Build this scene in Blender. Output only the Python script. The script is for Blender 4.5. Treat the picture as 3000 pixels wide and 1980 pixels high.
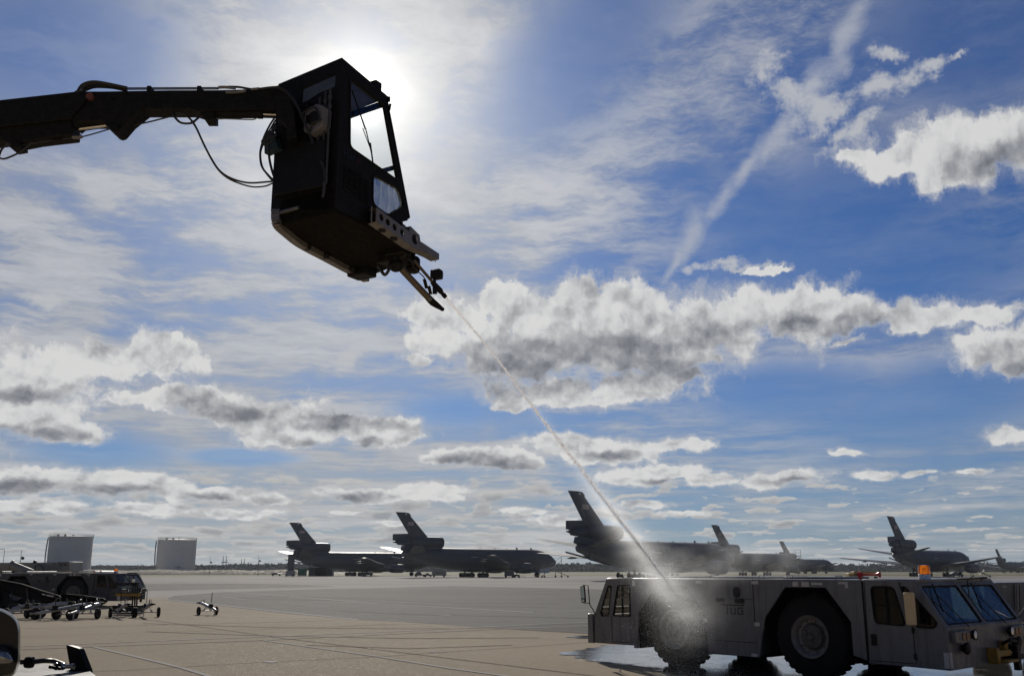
import bpy, bmesh, math, random
from mathutils import Vector, Matrix
random.seed(7)
for o in list(bpy.data.objects): bpy.data.objects.remove(o)
scene = bpy.context.scene
COL = scene.collection
R = math.radians
# ---------------------------------------------------------------- camera
F = 2870.0; HC = 2.05; PITCH = math.atan(679 / F)
FW = Vector((0, math.cos(PITCH), math.sin(PITCH))); UP = Vector((0, -math.sin(PITCH), math.cos(PITCH))); O = Vector((0, 0, HC))
cd = bpy.data.cameras.new('camera'); cam = bpy.data.objects.new('camera', cd); COL.objects.link(cam)
cam.location = O; cam.rotation_euler = (R(90) + PITCH, 0, 0)
cd.sensor_width = 36; cd.lens = 36 * F / 3000; cd.clip_end = 20000; cd.clip_start = 0.05
scene.camera = cam
def ray(px, py): return FW + Vector(((px - 1500) / F, 0, 0)) + UP * ((990 - py) / F)
def onz(px, py, z=0.0):
    d = ray(px, py); return O + d * ((z - HC) / d.z)
def ony(px, py, y):
    d = ray(px, py); return O + d * (y / d.y)
def azel(px, py):
    d = ray(px, py).normalized(); return math.degrees(math.atan2(d.x, d.y)), math.degrees(math.asin(d.z))
# ---------------------------------------------------------------- sun and exposure
SD = ray(1058, 282).normalized()
SAZ, SEL = azel(1058, 282)
sl = bpy.data.lights.new('sun', 'SUN'); sl.energy = 4.4; sl.angle = R(0.55); sl.color = (1.0, 0.93, 0.82)
so = bpy.data.objects.new('sun', sl); COL.objects.link(so)
so.rotation_euler = SD.to_track_quat('Z', 'Y').to_euler()
vs = scene.view_settings
vs.view_transform = 'Standard'; vs.look = 'None'; vs.gamma = 1; vs.exposure = 0.0
try: vs.use_curve_mapping = False
except Exception: pass
# ---------------------------------------------------------------- world: Nishita air with procedural clouds in direction space
world = bpy.data.worlds.new('World'); world.use_nodes = True
NT = world.node_tree; NT.nodes.clear()
class G:
    """tiny node-graph writer"""
    def __init__(s, nt): s.nt = nt
    def n(s, t, **k):
        x = s.nt.nodes.new(t)
        for a, b in k.items(): setattr(x, a, b)
        return x
    def put(s, sock, v):
        if hasattr(v, 'links') or isinstance(v, bpy.types.NodeSocket): s.nt.links.new(v, sock)
        else: sock.default_value = v
    def m(s, op, a, b=None, c=None, clamp=False):
        x = s.n('ShaderNodeMath', operation=op); x.use_clamp = clamp
        for i, v in enumerate((a, b, c)):
            if v is not None: s.put(x.inputs[i], v)
        return x.outputs[0]
    def v(s, op, a, b=None, c=None, out=0):
        x = s.n('ShaderNodeVectorMath', operation=op)
        for i, v in enumerate((a, b, c)):
            if v is None: continue
            if op == 'SCALE' and i == 1: s.put(x.inputs['Scale'], v)
            else: s.put(x.inputs[i], v)
        return x.outputs[out]
    def xyz(s, a):
        x = s.n('ShaderNodeSeparateXYZ'); s.put(x.inputs[0], a); return x.outputs
    def comb(s, a, b, c=0.0):
        x = s.n('ShaderNodeCombineXYZ')
        for i, v in enumerate((a, b, c)): s.put(x.inputs[i], v)
        return x.outputs[0]
    def noise(s, vec, scale, detail=6, rough=0.55, lac=2.0, dist=0.0, col=False, dims='2D'):
        x = s.n('ShaderNodeTexNoise'); x.noise_dimensions = dims
        s.put(x.inputs['Vector'], vec); s.put(x.inputs['Scale'], scale); x.inputs['Detail'].default_value = detail
        x.inputs['Roughness'].default_value = rough; x.inputs['Lacunarity'].default_value = lac; x.inputs['Distortion'].default_value = dist
        return x.outputs['Color' if col else 'Fac']
    def puff(s, vec, scale, detail=3.0, rough=0.5):
        x = s.n('ShaderNodeTexVoronoi', feature='SMOOTH_F1', voronoi_dimensions='2D'); x.normalize = False
        s.put(x.inputs['Vector'], vec); s.put(x.inputs['Scale'], scale); x.inputs['Detail'].default_value = detail
        x.inputs['Roughness'].default_value = rough; x.inputs['Lacunarity'].default_value = 2.1; x.inputs['Smoothness'].default_value = 0.35
        return x.outputs['Distance']
    def ramp(s, fac, stops, interp='LINEAR'):
        x = s.n('ShaderNodeValToRGB'); x.color_ramp.interpolation = interp
        e = x.color_ramp.elements
        while len(e) > 1: e.remove(e[-1])
        e[0].position = stops[0][0]; e[0].color = (*stops[0][1], 1) if isinstance(stops[0][1], tuple) else (stops[0][1],) * 3 + (1,)
        for p, c in stops[1:]:
            q = e.new(p); q.color = (*c, 1) if isinstance(c, tuple) else (c, c, c, 1)
        s.put(x.inputs[0], fac); return x.outputs[0]
    def rng(s, v, a, b, c=0.0, d=1.0, smooth=True):
        x = s.n('ShaderNodeMapRange', interpolation_type='SMOOTHSTEP' if smooth else 'LINEAR')
        for i, q in enumerate((v, a, b, c, d)): s.put(x.inputs[i], q)
        return x.outputs[0]
    def mix(s, f, a, b, mode='MIX'):
        x = s.n('ShaderNodeMix', data_type='RGBA', blend_type=mode)
        s.put(x.inputs[0], f)
        for i, v in ((6, a), (7, b)):
            if isinstance(v, tuple): v = (*v, 1) if len(v) == 3 else v
            s.put(x.inputs[i], v)
        return x.outputs[2]
STR = 0.1
K = 1.0 / STR
def sc(c, k=1.0): return tuple(x * K * k for x in c)
def base():
    """direction, azimuth and elevation, the clear air and the glow around the sun, in the current graph"""
    global D, dz, AZ, EL, Q, ANG, blue, GLOW
    tc = g.n('ShaderNodeTexCoord'); D = g.v('NORMALIZE', tc.outputs['Generated'])
    dx, dy, dz = g.xyz(D)
    AZ = g.m('MULTIPLY', g.m('ARCTAN2', dx, dy), 57.29578)
    EL = g.m('MULTIPLY', g.m('ARCSINE', dz), 57.29578)
    Q = g.comb(AZ, EL, 0.0)
    sky = g.n('ShaderNodeTexSky', sky_type='NISHITA'); sky.sun_disc = False
    sky.sun_elevation = R(SEL); sky.sun_rotation = R(SAZ); sky.air_density = 1.0; sky.dust_density = 0.2; sky.ozone_density = 4.0; sky.altitude = 0
    cosang = g.v('DOT_PRODUCT', D, tuple(SD), out=1)
    ANG = g.m('MULTIPLY', g.m('ARCCOSINE', g.m('MINIMUM', cosang, 0.99999)), 57.29578)
    blue = g.mix(1.0, sky.outputs[0], (0.14, 0.295, 0.515), 'MULTIPLY')
    hz = g.m('EXPONENT', g.m('DIVIDE', g.m('MAXIMUM', EL, 0.0), -6.0))
    blue = g.mix(g.m('MULTIPLY', hz, 0.75), blue, sc((0.27, 0.30, 0.35)))
    glow = g.m('ADD', g.m('MULTIPLY', g.m('EXPONENT', g.m('MULTIPLY', g.m('POWER', g.m('DIVIDE', ANG, 1.1), 2.0), -1.0)), 2.0), g.m('ADD', g.m('MULTIPLY', g.m('EXPONENT', g.m('DIVIDE', ANG, -2.6)), 1.15), g.m('MULTIPLY', g.m('EXPONENT', g.m('DIVIDE', ANG, -9.5)), 0.34)))
    gl = g.n('ShaderNodeVectorMath', operation='SCALE'); gl.inputs[0].default_value = (1.0 * K, 0.95 * K, 0.85 * K); g.put(gl.inputs['Scale'], glow)
    GLOW = gl.outputs[0]
def ellipses(vec, items):
    """soft union of ellipses given in photograph pixels, laid out by azimuth and elevation"""
    best = None
    for it in items:
        cx, cy, rx, ry = it[:4]; rot = it[4] if len(it) > 4 else 0
        a, e = azel(cx, cy); a1, e1 = azel(cx + 20, cy); a2, e2 = azel(cx, cy - 20)
        ra = rx * abs(a1 - a) / 20; re = ry * abs(e2 - e) / 20
        if rot:
            mp = g.n('ShaderNodeMapping', vector_type='TEXTURE')
            mp.inputs['Location'].default_value = (a, e, 0); mp.inputs['Rotation'].default_value = (0, 0, R(rot)); mp.inputs['Scale'].default_value = (ra, re, 1)
            g.put(mp.inputs['Vector'], vec); L = g.v('LENGTH', mp.outputs[0], out=1)
        else:
            L = g.v('LENGTH', g.v('MULTIPLY_ADD', vec, (1 / ra, 1 / re, 0), (-a / ra, -e / re, 0)), out=1)
        best = L if best is None else g.m('SMOOTH_MIN', best, L, 0.25)
    return g.m('SUBTRACT', 1.0, best)

CUM = [(1330,920,170,80),(1290,1000,130,60),(1450,870,110,50),(1600,915,180,75),(1750,880,190,65),(1560,1025,290,92),(1850,935,250,90),(1560,1165,120,24),(1750,1175,110,18),(1500,1190,60,16),(2000,1110,70,22),(2080,1060,50,20),(1230,1060,60,22),(1200,900,60,40),(2460,1010,60,12),(2250,790,60,12),
 (1830,1030,330,88),(2060,950,210,90),(1650,1150,190,55),(1850,1130,200,50),(2350,930,170,85),(2200,905,190,60),(2500,920,190,55),(2700,935,170,48),(2880,920,150,42),
 (2930,1030,140,65),(3060,1010,150,80),
 (2620,455,170,62),(2850,430,220,105),(2500,470,70,30),(2780,500,130,60),(3020,400,150,100),
 (300,1060,280,60),(450,1030,150,62),(330,1015,120,30),(90,1110,170,70),(60,1200,200,85),(170,1260,150,40),(-60,1150,200,150),
 (450,1165,150,38),(640,1190,170,55),(820,1220,200,62),(980,1245,160,50),(1120,1262,130,38),(820,1290,130,32),
 (50,1410,130,45),(330,1410,190,42),(480,1430,120,36),(620,1445,80,22),(790,1456,90,22),(960,1440,80,20),(1080,1452,150,28),(1260,1440,110,24),(1300,1462,70,16),
 (1320,1335,130,30),(1480,1345,170,36),(1640,1300,150,30),(1780,1320,180,40),(1950,1300,130,26),(1880,1400,150,34),(2080,1405,100,22),(2000,1385,110,24),(2290,1402,130,24),
 (2560,1390,80,18),(2950,1268,90,28),(2450,1325,60,10),(2700,1385,50,9),(2850,1385,60,10),
 (100,1480,180,24),(450,1490,170,22),(700,1505,130,16),(1540,1495,60,12),(1620,1520,110,16),(1900,1482,90,14),(2000,1510,90,10),(1000,1500,60,10),(1150,1530,70,8)]
RAG = [(2330,270,110,60),(2420,320,170,62,18),(2580,250,150,55,15),(2700,190,90,34,-10),(2250,200,70,70),(2520,380,110,40,25),(2440,420,70,34,30),(2600,160,80,26),
 (2120,770,130,22),(2200,780,120,14),(2800,170,60,18),(130,880,110,26),(1010,1050,50,50,-60),(1100,1010,60,20)]
TRL = [(2290,390,150,32,50),(2200,490,130,30,46),(2110,590,130,34,47),(2020,690,120,42,58),(1975,760,90,22,66),(2480,120,200,50,57),(2390,260,130,50,52)]
CIR_HOLE = [(150,130,420,300,10),(2850,80,380,260),(2450,650,420,200,15),(2600,800,500,150),(1700,120,350,200,40),(2750,1180,420,120,8),(300,1320,250,60),(700,1340,180,30),(1350,1200,200,60),(2200,620,200,130),(2300,1150,260,80)]
DARK = [(1560,1010,150,30),(1700,1075,420,62),(1900,1010,330,45),(1480,1110,160,40),(2100,980,140,40),(1330,1085,110,26),
 (2450,950,120,30),(2900,470,150,50),(2960,1060,110,36),(120,1275,170,20),(60,1160,70,20),(700,1220,110,30),(560,1185,60,30),(990,1242,110,26),(1080,1290,50,10),(880,1300,70,16),
 (60,1425,90,22),(300,1440,100,18),(590,1452,50,10),(800,1464,50,10),(1050,1462,80,12),(1480,1360,110,16),(1330,1345,70,14),(1800,1335,90,14),(1950,1415,60,10),(2310,1412,70,10),(250,1490,60,8),(2300,950,120,26)]
def near(items, a0, a1, e0, e1, mg):
    out = []
    for it in items:
        a, e = azel(it[0], it[1]); rr = max(it[2], it[3]) * 0.02 if len(it) > 4 else it[2] * 0.02
        re = max(it[2], it[3]) * 0.02 if len(it) > 4 else it[3] * 0.02
        if a + rr * 2.2 + mg > a0 and a - rr * 2.2 - mg < a1 and e + re * 2.2 + mg > e0 and e - re * 2.2 - mg < e1: out.append(it)
    return out
def region(a0, a1, e0, e1):
    """one patch of cloud as a node group; only the patch a ray looks at is evaluated"""
    global g
    nt = bpy.data.node_groups.new('cloud_patch', 'ShaderNodeTree'); nt.interface.new_socket('Shader', in_out='OUTPUT', socket_type='NodeSocketShader')
    keep = g; g = G(nt); base()
    L = lambda items, mg=2.5: near(items, a0, a1, e0, e1, mg)
    low = e0 < 9
    W1 = g.noise(Q, 0.28, 2, 0.55, col=True)
    W2 = g.noise(Q, 1.1, 4, 0.62, col=True)
    flat = g.rng(EL, 1, 15, 0.22, 1.0)        # cloud bases flatten toward the horizon
    w1 = g.v('SUBTRACT', W1, (0.5, 0.5, 0.5)); w2 = g.v('SUBTRACT', W2, (0.5, 0.5, 0.5))
    warp = g.v('MULTIPLY', g.v('ADD', g.v('SCALE', w1, 2.4), g.v('SCALE', w2, 1.3)), g.comb(g.m('ADD', 0.4, g.m('MULTIPLY', flat, 0.6)), g.m('MULTIPLY', flat, 0.8), 0.0))
    QW = g.v('ADD', Q, warp)
    lg = g.m('LOGARITHM', g.m('ADD', g.m('MAXIMUM', EL, -1.0), 3.0), math.e)
    qs = g.comb(g.m('MULTIPLY', AZ, 0.62), g.m('MULTIPLY', lg, 9.0), 0.0)
    # cirrus, combed from lower left to upper right and fraying
    c1 = g.n('ShaderNodeMapping'); c1.inputs['Rotation'].default_value = (0, 0, R(-26)); c1.inputs['Scale'].default_value = (0.30, 2.3, 1)
    lq = g.comb(AZ, g.m('MULTIPLY', lg, 13.0), 0.0)
    g.put(c1.inputs['Vector'], g.v('ADD', lq, g.v('SCALE', w1, 0.5)))
    ci = g.noise(c1.outputs[0], 0.27, 11, 0.70)
    cb = g.noise(g.v('MULTIPLY', g.v('ADD', Q, g.v('SCALE', w1, 6.0)), (0.8, 1.2, 1)), 0.11, 4, 0.6)
    big = g.xyz(W1)[2]
    if L(CIR_HOLE, 3):
        hole = g.rng(g.m('ADD', ellipses(Q, L(CIR_HOLE, 3)), g.m('MULTIPLY', g.m('SUBTRACT', ci, 0.5), 2.2)), -0.5, 0.75)
    else: hole = 0.0
    left = g.rng(AZ, 14, -10, 0.0, 1.0)
    cia = g.m('ADD', g.m('MULTIPLY', g.rng(ci, 0.36, 0.68), 1.0), g.m('ADD', g.m('ADD', g.m('MULTIPLY', g.rng(cb, 0.38, 0.66), 0.30), g.m('MULTIPLY', left, 0.42)), g.m('MULTIPLY', g.rng(ANG, 15, 3), 0.42)))
    cia = g.m('MULTIPLY', cia, g.rng(AZ, 0, 12, 1.0, 0.80))
    cia = g.m('MULTIPLY', cia, g.m('SUBTRACT', 1.0, g.m('MULTIPLY', hole, 0.85)))
    cia = g.m('MINIMUM', g.m('MULTIPLY', cia, 0.74), 0.88)
    c = g.mix(g.rng(EL, 3, 14), sc((0.37, 0.37, 0.375)), sc((0.345, 0.36, 0.385)))
    c = g.mix(g.m('MULTIPLY', g.rng(ci, 0.42, 0.72), 0.75), c, sc((0.53, 0.535, 0.555)))
    s_ = g.mix(cia, blue, c)
    s_ = g.v('ADD', s_, GLOW)
    if L(RAG) and e1 > 8:
        dr = g.m('ADD', ellipses(QW, L(RAG)), g.m('MULTIPLY', g.m('SUBTRACT', g.noise(g.v('MULTIPLY', Q, (0.5, 0.62, 1.0)), 1.1, 9, 0.68), 0.5), 2.3))
        s_ = g.mix(g.m('MULTIPLY', g.rng(dr, 0.0, 0.95), 0.85), s_, sc((0.50, 0.51, 0.53)))
    if L(TRL, 1):
        tn = g.n('ShaderNodeMapping'); tn.inputs['Rotation'].default_value = (0, 0, R(-52)); tn.inputs['Scale'].default_value = (0.6, 1.6, 1); g.put(tn.inputs['Vector'], QW)
        dt = g.m('ADD', ellipses(g.v('ADD', Q, g.v('SCALE', w1, 1.5)), L(TRL, 1)), g.m('MULTIPLY', g.m('SUBTRACT', g.noise(tn.outputs[0], 0.9, 8, 0.70), 0.5), 1.0))
        s_ = g.mix(g.m('MULTIPLY', g.rng(dt, -0.1, 0.95), 0.66), s_, sc((0.44, 0.46, 0.51)))
    if low:     # rows of small fair-weather cumulus
        rq = g.comb(g.m('MULTIPLY', AZ, 0.30), g.m('MULTIPLY', g.m('LOGARITHM', g.m('ADD', g.m('MAXIMUM', EL, -0.5), 1.6), math.e), 6.5), 0.0)
        rq = g.v('ADD', rq, g.v('SCALE', w2, 0.30))
        hn = g.noise(rq, 1.25, 6, 0.55)
        dl = g.m('SUBTRACT', g.m('ADD', hn, g.rng(AZ, 25, -14, -0.05, 0.035)), 0.52)
        dl = g.m('MULTIPLY', g.m('MULTIPLY', dl, 5.0), g.m('MULTIPLY', g.rng(EL, 0.2, 1.0), g.rng(EL, 6.0, 3.4)))
        hs = g.noise(g.v('ADD', rq, (0.0, 0.22, 0.0)), 1.25, 3, 0.55)
        t = g.m('ADD', dl, g.m('MULTIPLY', g.m('SUBTRACT', hs, hn), 2.2))
        lowc = g.ramp(t, [(0.0, sc((0.52, 0.515, 0.50))), (0.35, sc((0.46, 0.455, 0.45))), (0.9, sc((0.30, 0.31, 0.325)))])
        s_ = g.mix(g.m('MULTIPLY', g.rng(dl, 0.0, 0.3), 0.85), s_, lowc)
    if L(CUM):
        nz = g.noise(qs, 0.62, 10, 0.66)
        nb = g.noise(qs, 0.42, 6, 0.55)
        d0 = g.m('ADD', g.m('MULTIPLY', ellipses(QW, L(CUM)), 1.1), g.m('MULTIPLY', g.m('SUBTRACT', nz, 0.5), 1.15))
        pv = g.v('ADD', qs, g.v('SCALE', w2, 0.5))
        p0 = g.puff(pv, 0.62); p1 = g.puff(g.v('ADD', pv, (-0.10, 0.26, 0)), 0.62)
        d0 = g.m('ADD', d0, g.m('MULTIPLY', g.m('SUBTRACT', 0.74, p0), 0.72))
        nsh = g.noise(g.v('ADD', qs, (-0.22, 0.42, 0)), 0.42, 4, 0.5)       # the same billows seen a little toward the sun
        sh = g.m('ADD', g.m('MULTIPLY', g.m('SUBTRACT', nsh, nb), 2.7), g.m('MULTIPLY', g.m('SUBTRACT', nb, 0.48), 1.0))
        sh = g.m('ADD', sh, g.m('MULTIPLY', g.m('SUBTRACT', p0, p1), 1.05))
        if L(DARK):
            dk = g.m('ADD', ellipses(QW, L(DARK)), g.m('MULTIPLY', g.m('SUBTRACT', nz, 0.5), 0.75))
            sh = g.m('ADD', sh, g.m('MULTIPLY', g.rng(dk, -1.1, 0.9), 0.85))
        t = g.m('ADD', g.m('MULTIPLY', g.m('MINIMUM', d0, 0.9), 0.34), sh)
        cc = g.ramp(g.m('MULTIPLY', t, 0.62), [(0.0, sc((0.66, 0.66, 0.655))), (0.18, sc((0.58, 0.585, 0.59))), (0.38, sc((0.43, 0.438, 0.45))), (0.62, sc((0.275, 0.285, 0.31))), (0.92, sc((0.145, 0.155, 0.18)))])
        cc = g.v('ADD', cc, g.v('SCALE', GLOW, 0.5))
        fz = g.noise(g.v('ADD', qs, g.v('SCALE', w2, 0.8)), 2.2, 6, 0.7)      # feathered rims and shreds
        thin = g.m('MULTIPLY', g.rng(g.m('ADD', d0, g.m('MULTIPLY', g.m('SUBTRACT', fz, 0.5), 1.1)), -0.42, 0.22), 0.55)
        s_ = g.mix(thin, s_, sc((0.50, 0.505, 0.52)))
        s_ = g.mix(g.m('MULTIPLY', g.rng(g.m('ADD', d0, g.m('MULTIPLY', g.m('SUBTRACT', fz, 0.5), 0.35)), -0.03, 0.30), 0.96), s_, cc)
    b = g.n('ShaderNodeBackground'); g.put(b.inputs[0], s_); b.inputs[1].default_value = STR
    o = g.n('NodeGroupOutput'); nt.links.new(b.outputs[0], o.inputs[0])
    g = keep; x = g.n('ShaderNodeGroup'); x.node_tree = nt
    return x.outputs[0]
g = G(NT); base()
def pick(cond, a, b):
    x = g.n('ShaderNodeMixShader'); g.put(x.inputs[0], cond); NT.links.new(a, x.inputs[1]); NT.links.new(b, x.inputs[2]); return x.outputs[0]
AZ0, EL0 = AZ, EL
cuts = [-15, 0, 13]; ed = [-40] + cuts + [40]
def row(e0, e1):
    r = region(ed[3], ed[4], e0, e1)
    for i in (2, 1, 0): r = pick(g.m('LESS_THAN', AZ0, ed[i + 1]), r, region(ed[i], ed[i + 1], e0, e1))
    return r
front = pick(g.m('LESS_THAN', EL0, 9.0), row(9, 40), row(0, 9))
base()
# the rest of the sky: plain air with broken cloud
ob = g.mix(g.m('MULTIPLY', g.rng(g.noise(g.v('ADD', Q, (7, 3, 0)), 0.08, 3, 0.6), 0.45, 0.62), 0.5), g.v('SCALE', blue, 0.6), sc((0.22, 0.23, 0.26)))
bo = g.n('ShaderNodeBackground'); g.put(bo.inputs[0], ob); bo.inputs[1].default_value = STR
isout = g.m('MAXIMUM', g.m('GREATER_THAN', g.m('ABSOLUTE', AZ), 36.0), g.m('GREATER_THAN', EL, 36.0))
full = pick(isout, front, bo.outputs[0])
bb = g.n('ShaderNodeBackground'); bb.inputs[0].default_value = (2.0, 1.9, 1.7, 1); bb.inputs[1].default_value = STR
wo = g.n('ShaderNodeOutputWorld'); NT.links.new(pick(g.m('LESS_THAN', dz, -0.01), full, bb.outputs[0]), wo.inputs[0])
world.cycles.sampling_method = 'MANUAL'; world.cycles.sample_map_resolution = 512
scene.world = world
# ================================================================ helpers
def mat(name, col, rough=0.5, metal=0.0, var=0.12, scale=6.0, bump=0.0, bscale=60.0, spec=0.5, rvar=0.15, streak=0.0):
    m = bpy.data.materials.new(name); m.use_nodes = True; nt = m.node_tree; g = G(nt)
    p = nt.nodes['Principled BSDF']
    t = g.n('ShaderNodeTexCoord').outputs['Object']
    n = g.noise(t, scale, 5, 0.6, dims='3D')
    lo = tuple(c * (1 - var) for c in col); hi = tuple(min(1, c * (1 + var)) for c in col)
    c = g.ramp(n, [(0.3, lo), (0.7, hi)])
    if streak:      # water marks and grime running down, oil smears lower on
        mp = g.n('ShaderNodeMapping'); mp.inputs['Scale'].default_value = (7, 7, 0.7); nt.links.new(t, mp.inputs[0])
        s1 = g.noise(mp.outputs[0], 1.0, 6, 0.65, dims='3D'); s2 = g.noise(t, 1.4, 7, 0.7, dims='3D')
        c = g.mix(g.m('MULTIPLY', g.rng(s1, 0.46, 0.68), streak), c, tuple(q * 0.35 for q in col))
        c = g.mix(g.m('MULTIPLY', g.rng(s2, 0.55, 0.72), streak * 0.8), c, tuple(q * 0.5 for q in col))
        c = g.mix(g.m('MULTIPLY', g.rng(s1, 0.40, 0.26), streak * 0.5), c, tuple(q * 1.6 for q in col))
    g.put(p.inputs['Base Color'], c)
    n2 = g.noise(t, scale * 3.1, 4, 0.6, dims='3D')
    g.put(p.inputs['Roughness'], g.rng(n2, 0.3, 0.7, max(0.02, rough - rvar), min(1, rough + rvar)))
    p.inputs['Metallic'].default_value = metal; p.inputs['Specular IOR Level'].default_value = spec
    if bump:
        b = g.n('ShaderNodeBump'); b.inputs['Strength'].default_value = bump; b.inputs['Distance'].default_value = 0.02
        g.put(b.inputs['Height'], g.noise(t, bscale, 5, 0.6, dims='3D')); nt.links.new(b.outputs[0], p.inputs['Normal'])
    return m
def glassmat(name, tint=(0.75, 0.82, 0.85), dirt=0.0, refl=1.0, lo=0.48, hi=0.72, fk=1.6):
    m = bpy.data.materials.new(name); m.use_nodes = True; nt = m.node_tree; nt.nodes.clear(); g = G(nt)
    t = g.n('ShaderNodeBsdfTransparent'); t.inputs[0].default_value = (*tint, 1)
    gl = g.n('ShaderNodeBsdfGlossy'); gl.inputs['Roughness'].default_value = 0.03; gl.inputs[0].default_value = (refl, refl, refl, 1)
    fr = g.n('ShaderNodeFresnel'); fr.inputs[0].default_value = 1.5
    mx = g.n('ShaderNodeMixShader'); nt.links.new(g.m('MINIMUM', g.m('MULTIPLY', fr.outputs[0], fk), 1.0), mx.inputs[0]); nt.links.new(t.outputs[0], mx.inputs[1]); nt.links.new(gl.outputs[0], mx.inputs[2])
    out = mx.outputs[0]
    if dirt:
        d = g.n('ShaderNodeBsdfDiffuse'); d.inputs[0].default_value = (0.55, 0.62, 0.66, 1)
        tl = g.n('ShaderNodeBsdfTranslucent'); tl.inputs[0].default_value = (0.6, 0.66, 0.7, 1)
        ad = g.n('ShaderNodeMixShader'); ad.inputs[0].default_value = 0.5; nt.links.new(d.outputs[0], ad.inputs[1]); nt.links.new(tl.outputs[0], ad.inputs[2])
        tc = g.n('ShaderNodeTexCoord').outputs['Object']
        mp = g.n('ShaderNodeMapping'); mp.inputs['Scale'].default_value = (6, 6, 1.2); nt.links.new(tc, mp.inputs[0])
        n = g.noise(mp.outputs[0], 3.0, 8, 0.75, dims='3D')
        m2 = g.n('ShaderNodeMixShader'); nt.links.new(g.m('MULTIPLY', g.rng(n, lo, hi), dirt), m2.inputs[0]); nt.links.new(out, m2.inputs[1]); nt.links.new(ad.outputs[0], m2.inputs[2]); out = m2.outputs[0]
    o = g.n('ShaderNodeOutputMaterial'); nt.links.new(out, o.inputs[0])
    return m
def tag(o, label=None, cat=None, group=None, kind=None):
    for k, v in (('label', label), ('category', cat), ('group', group), ('kind', kind)):
        if v: o[k] = v
    return o
def empty(name, loc=(0, 0, 0), rz=0.0, label=None, cat=None, group=None):
    o = bpy.data.objects.new(name, None); COL.objects.link(o); o.location = loc; o.rotation_euler = (0, 0, rz); o.empty_display_size = 0.3
    return tag(o, label, cat, group)
def kids(o): return [c for c in bpy.data.objects if c.parent == o]
def copy_tree(o, parent=None, index=None):
    if index is None:
        index = {}
        for q in bpy.data.objects:
            if q.parent: index.setdefault(q.parent.name, []).append(q)
    c = o.copy(); COL.objects.link(c); c.parent = parent
    for ch in index.get(o.name, []): copy_tree(ch, c, index)
    return c
class MB:
    """collects shapes and links them as one mesh object"""
    def __init__(s): s.bm = bmesh.new(); s.M = Matrix()
    def _add(s, vs, fs):
        bv = [s.bm.verts.new(s.M @ Vector(v)) for v in vs]
        for f in fs:
            try: s.bm.faces.new([bv[i] for i in f])
            except ValueError: pass
        return s
    def box(s, c, d, rz=0.0, ry=0.0, rx=0.0):
        m = Matrix.Translation(c) @ Matrix.Rotation(rz, 4, 'Z') @ Matrix.Rotation(ry, 4, 'Y') @ Matrix.Rotation(rx, 4, 'X')
        x, y, z = (q / 2 for q in d)
        vs = [m @ Vector(v) for v in ((-x,-y,-z),(x,-y,-z),(x,y,-z),(-x,y,-z),(-x,-y,z),(x,-y,z),(x,y,z),(-x,y,z))]
        return s._add(vs, [(0,3,2,1),(4,5,6,7),(0,1,5,4),(1,2,6,5),(2,3,7,6),(3,0,4,7)])
    def bar(s, a, b, w, h=None):
        """rectangular bar from a to b"""
        a = Vector(a); b = Vector(b); d = b - a; h = h or w
        if d.length < 1e-6: return s
        z = d.normalized(); ref = Vector((0, 0, 1)) if abs(z.z) < 0.95 else Vector((0, 1, 0))
        x = z.cross(ref).normalized(); y = x.cross(z)
        vs = [p + x * sx * w / 2 + y * sy * h / 2 for p in (a, b) for sx, sy in ((-1,-1),(1,-1),(1,1),(-1,1))]
        return s._add(vs, [(0,3,2,1),(4,5,6,7),(0,1,5,4),(1,2,6,5),(2,3,7,6),(3,0,4,7)])
    def tube(s, pts, r, n=8, cap=True):
        pts = [Vector(p) for p in pts]; rs = r if isinstance(r, (list, tuple)) else [r] * len(pts)
        vs, fs = [], []; px = None
        for i, p in enumerate(pts):
            t = (pts[min(i + 1, len(pts) - 1)] - pts[max(i - 1, 0)]).normalized()
            if px is None:
                ref = Vector((0, 0, 1)) if abs(t.z) < 0.9 else Vector((0, 1, 0)); px = t.cross(ref).normalized()
            else: px = (px - t * px.dot(t)).normalized()
            y = t.cross(px)
            for k in range(n):
                a = 2 * math.pi * k / n; vs.append(p + (px * math.cos(a) + y * math.sin(a)) * rs[i])
        for i in range(len(pts) - 1):
            for k in range(n): fs.append((i*n+k, i*n+(k+1)%n, (i+1)*n+(k+1)%n, (i+1)*n+k))
        if cap: fs += [tuple(range(n - 1, -1, -1)), tuple((len(pts)-1)*n+k for k in range(n))]
        return s._add(vs, fs)
    def lathe(s, c, axis, prof, n=24, closed=True):
        """prof: (distance along axis, radius)"""
        c = Vector(c); z = Vector(axis).normalized(); ref = Vector((0, 0, 1)) if abs(z.z) < 0.9 else Vector((1, 0, 0))
        x = z.cross(ref).normalized(); y = z.cross(x); vs, fs = [], []
        for d, r in prof:
            for k in range(n):
                a = 2 * math.pi * k / n; vs.append(c + z * d + (x * math.cos(a) + y * math.sin(a)) * r)
        for i in range(len(prof) - 1):
            for k in range(n): fs.append((i*n+k, i*n+(k+1)%n, (i+1)*n+(k+1)%n, (i+1)*n+k))
        if closed: fs += [tuple(range(n - 1, -1, -1)), tuple((len(prof)-1)*n+k for k in range(n))]
        return s._add(vs, fs)
    def prism(s, poly, fn, t0, t1):
        """2D outline (a, b) pushed from t0 to t1; fn(a, b, t) gives the 3D point"""
        n = len(poly); vs = [fn(a, b, t0) for a, b in poly] + [fn(a, b, t1) for a, b in poly]
        return s._add(vs, [tuple(range(n)), tuple(range(2*n-1, n-1, -1))] + [(i, (i+1) % n, n+(i+1) % n, n+i) for i in range(n)])
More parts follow.
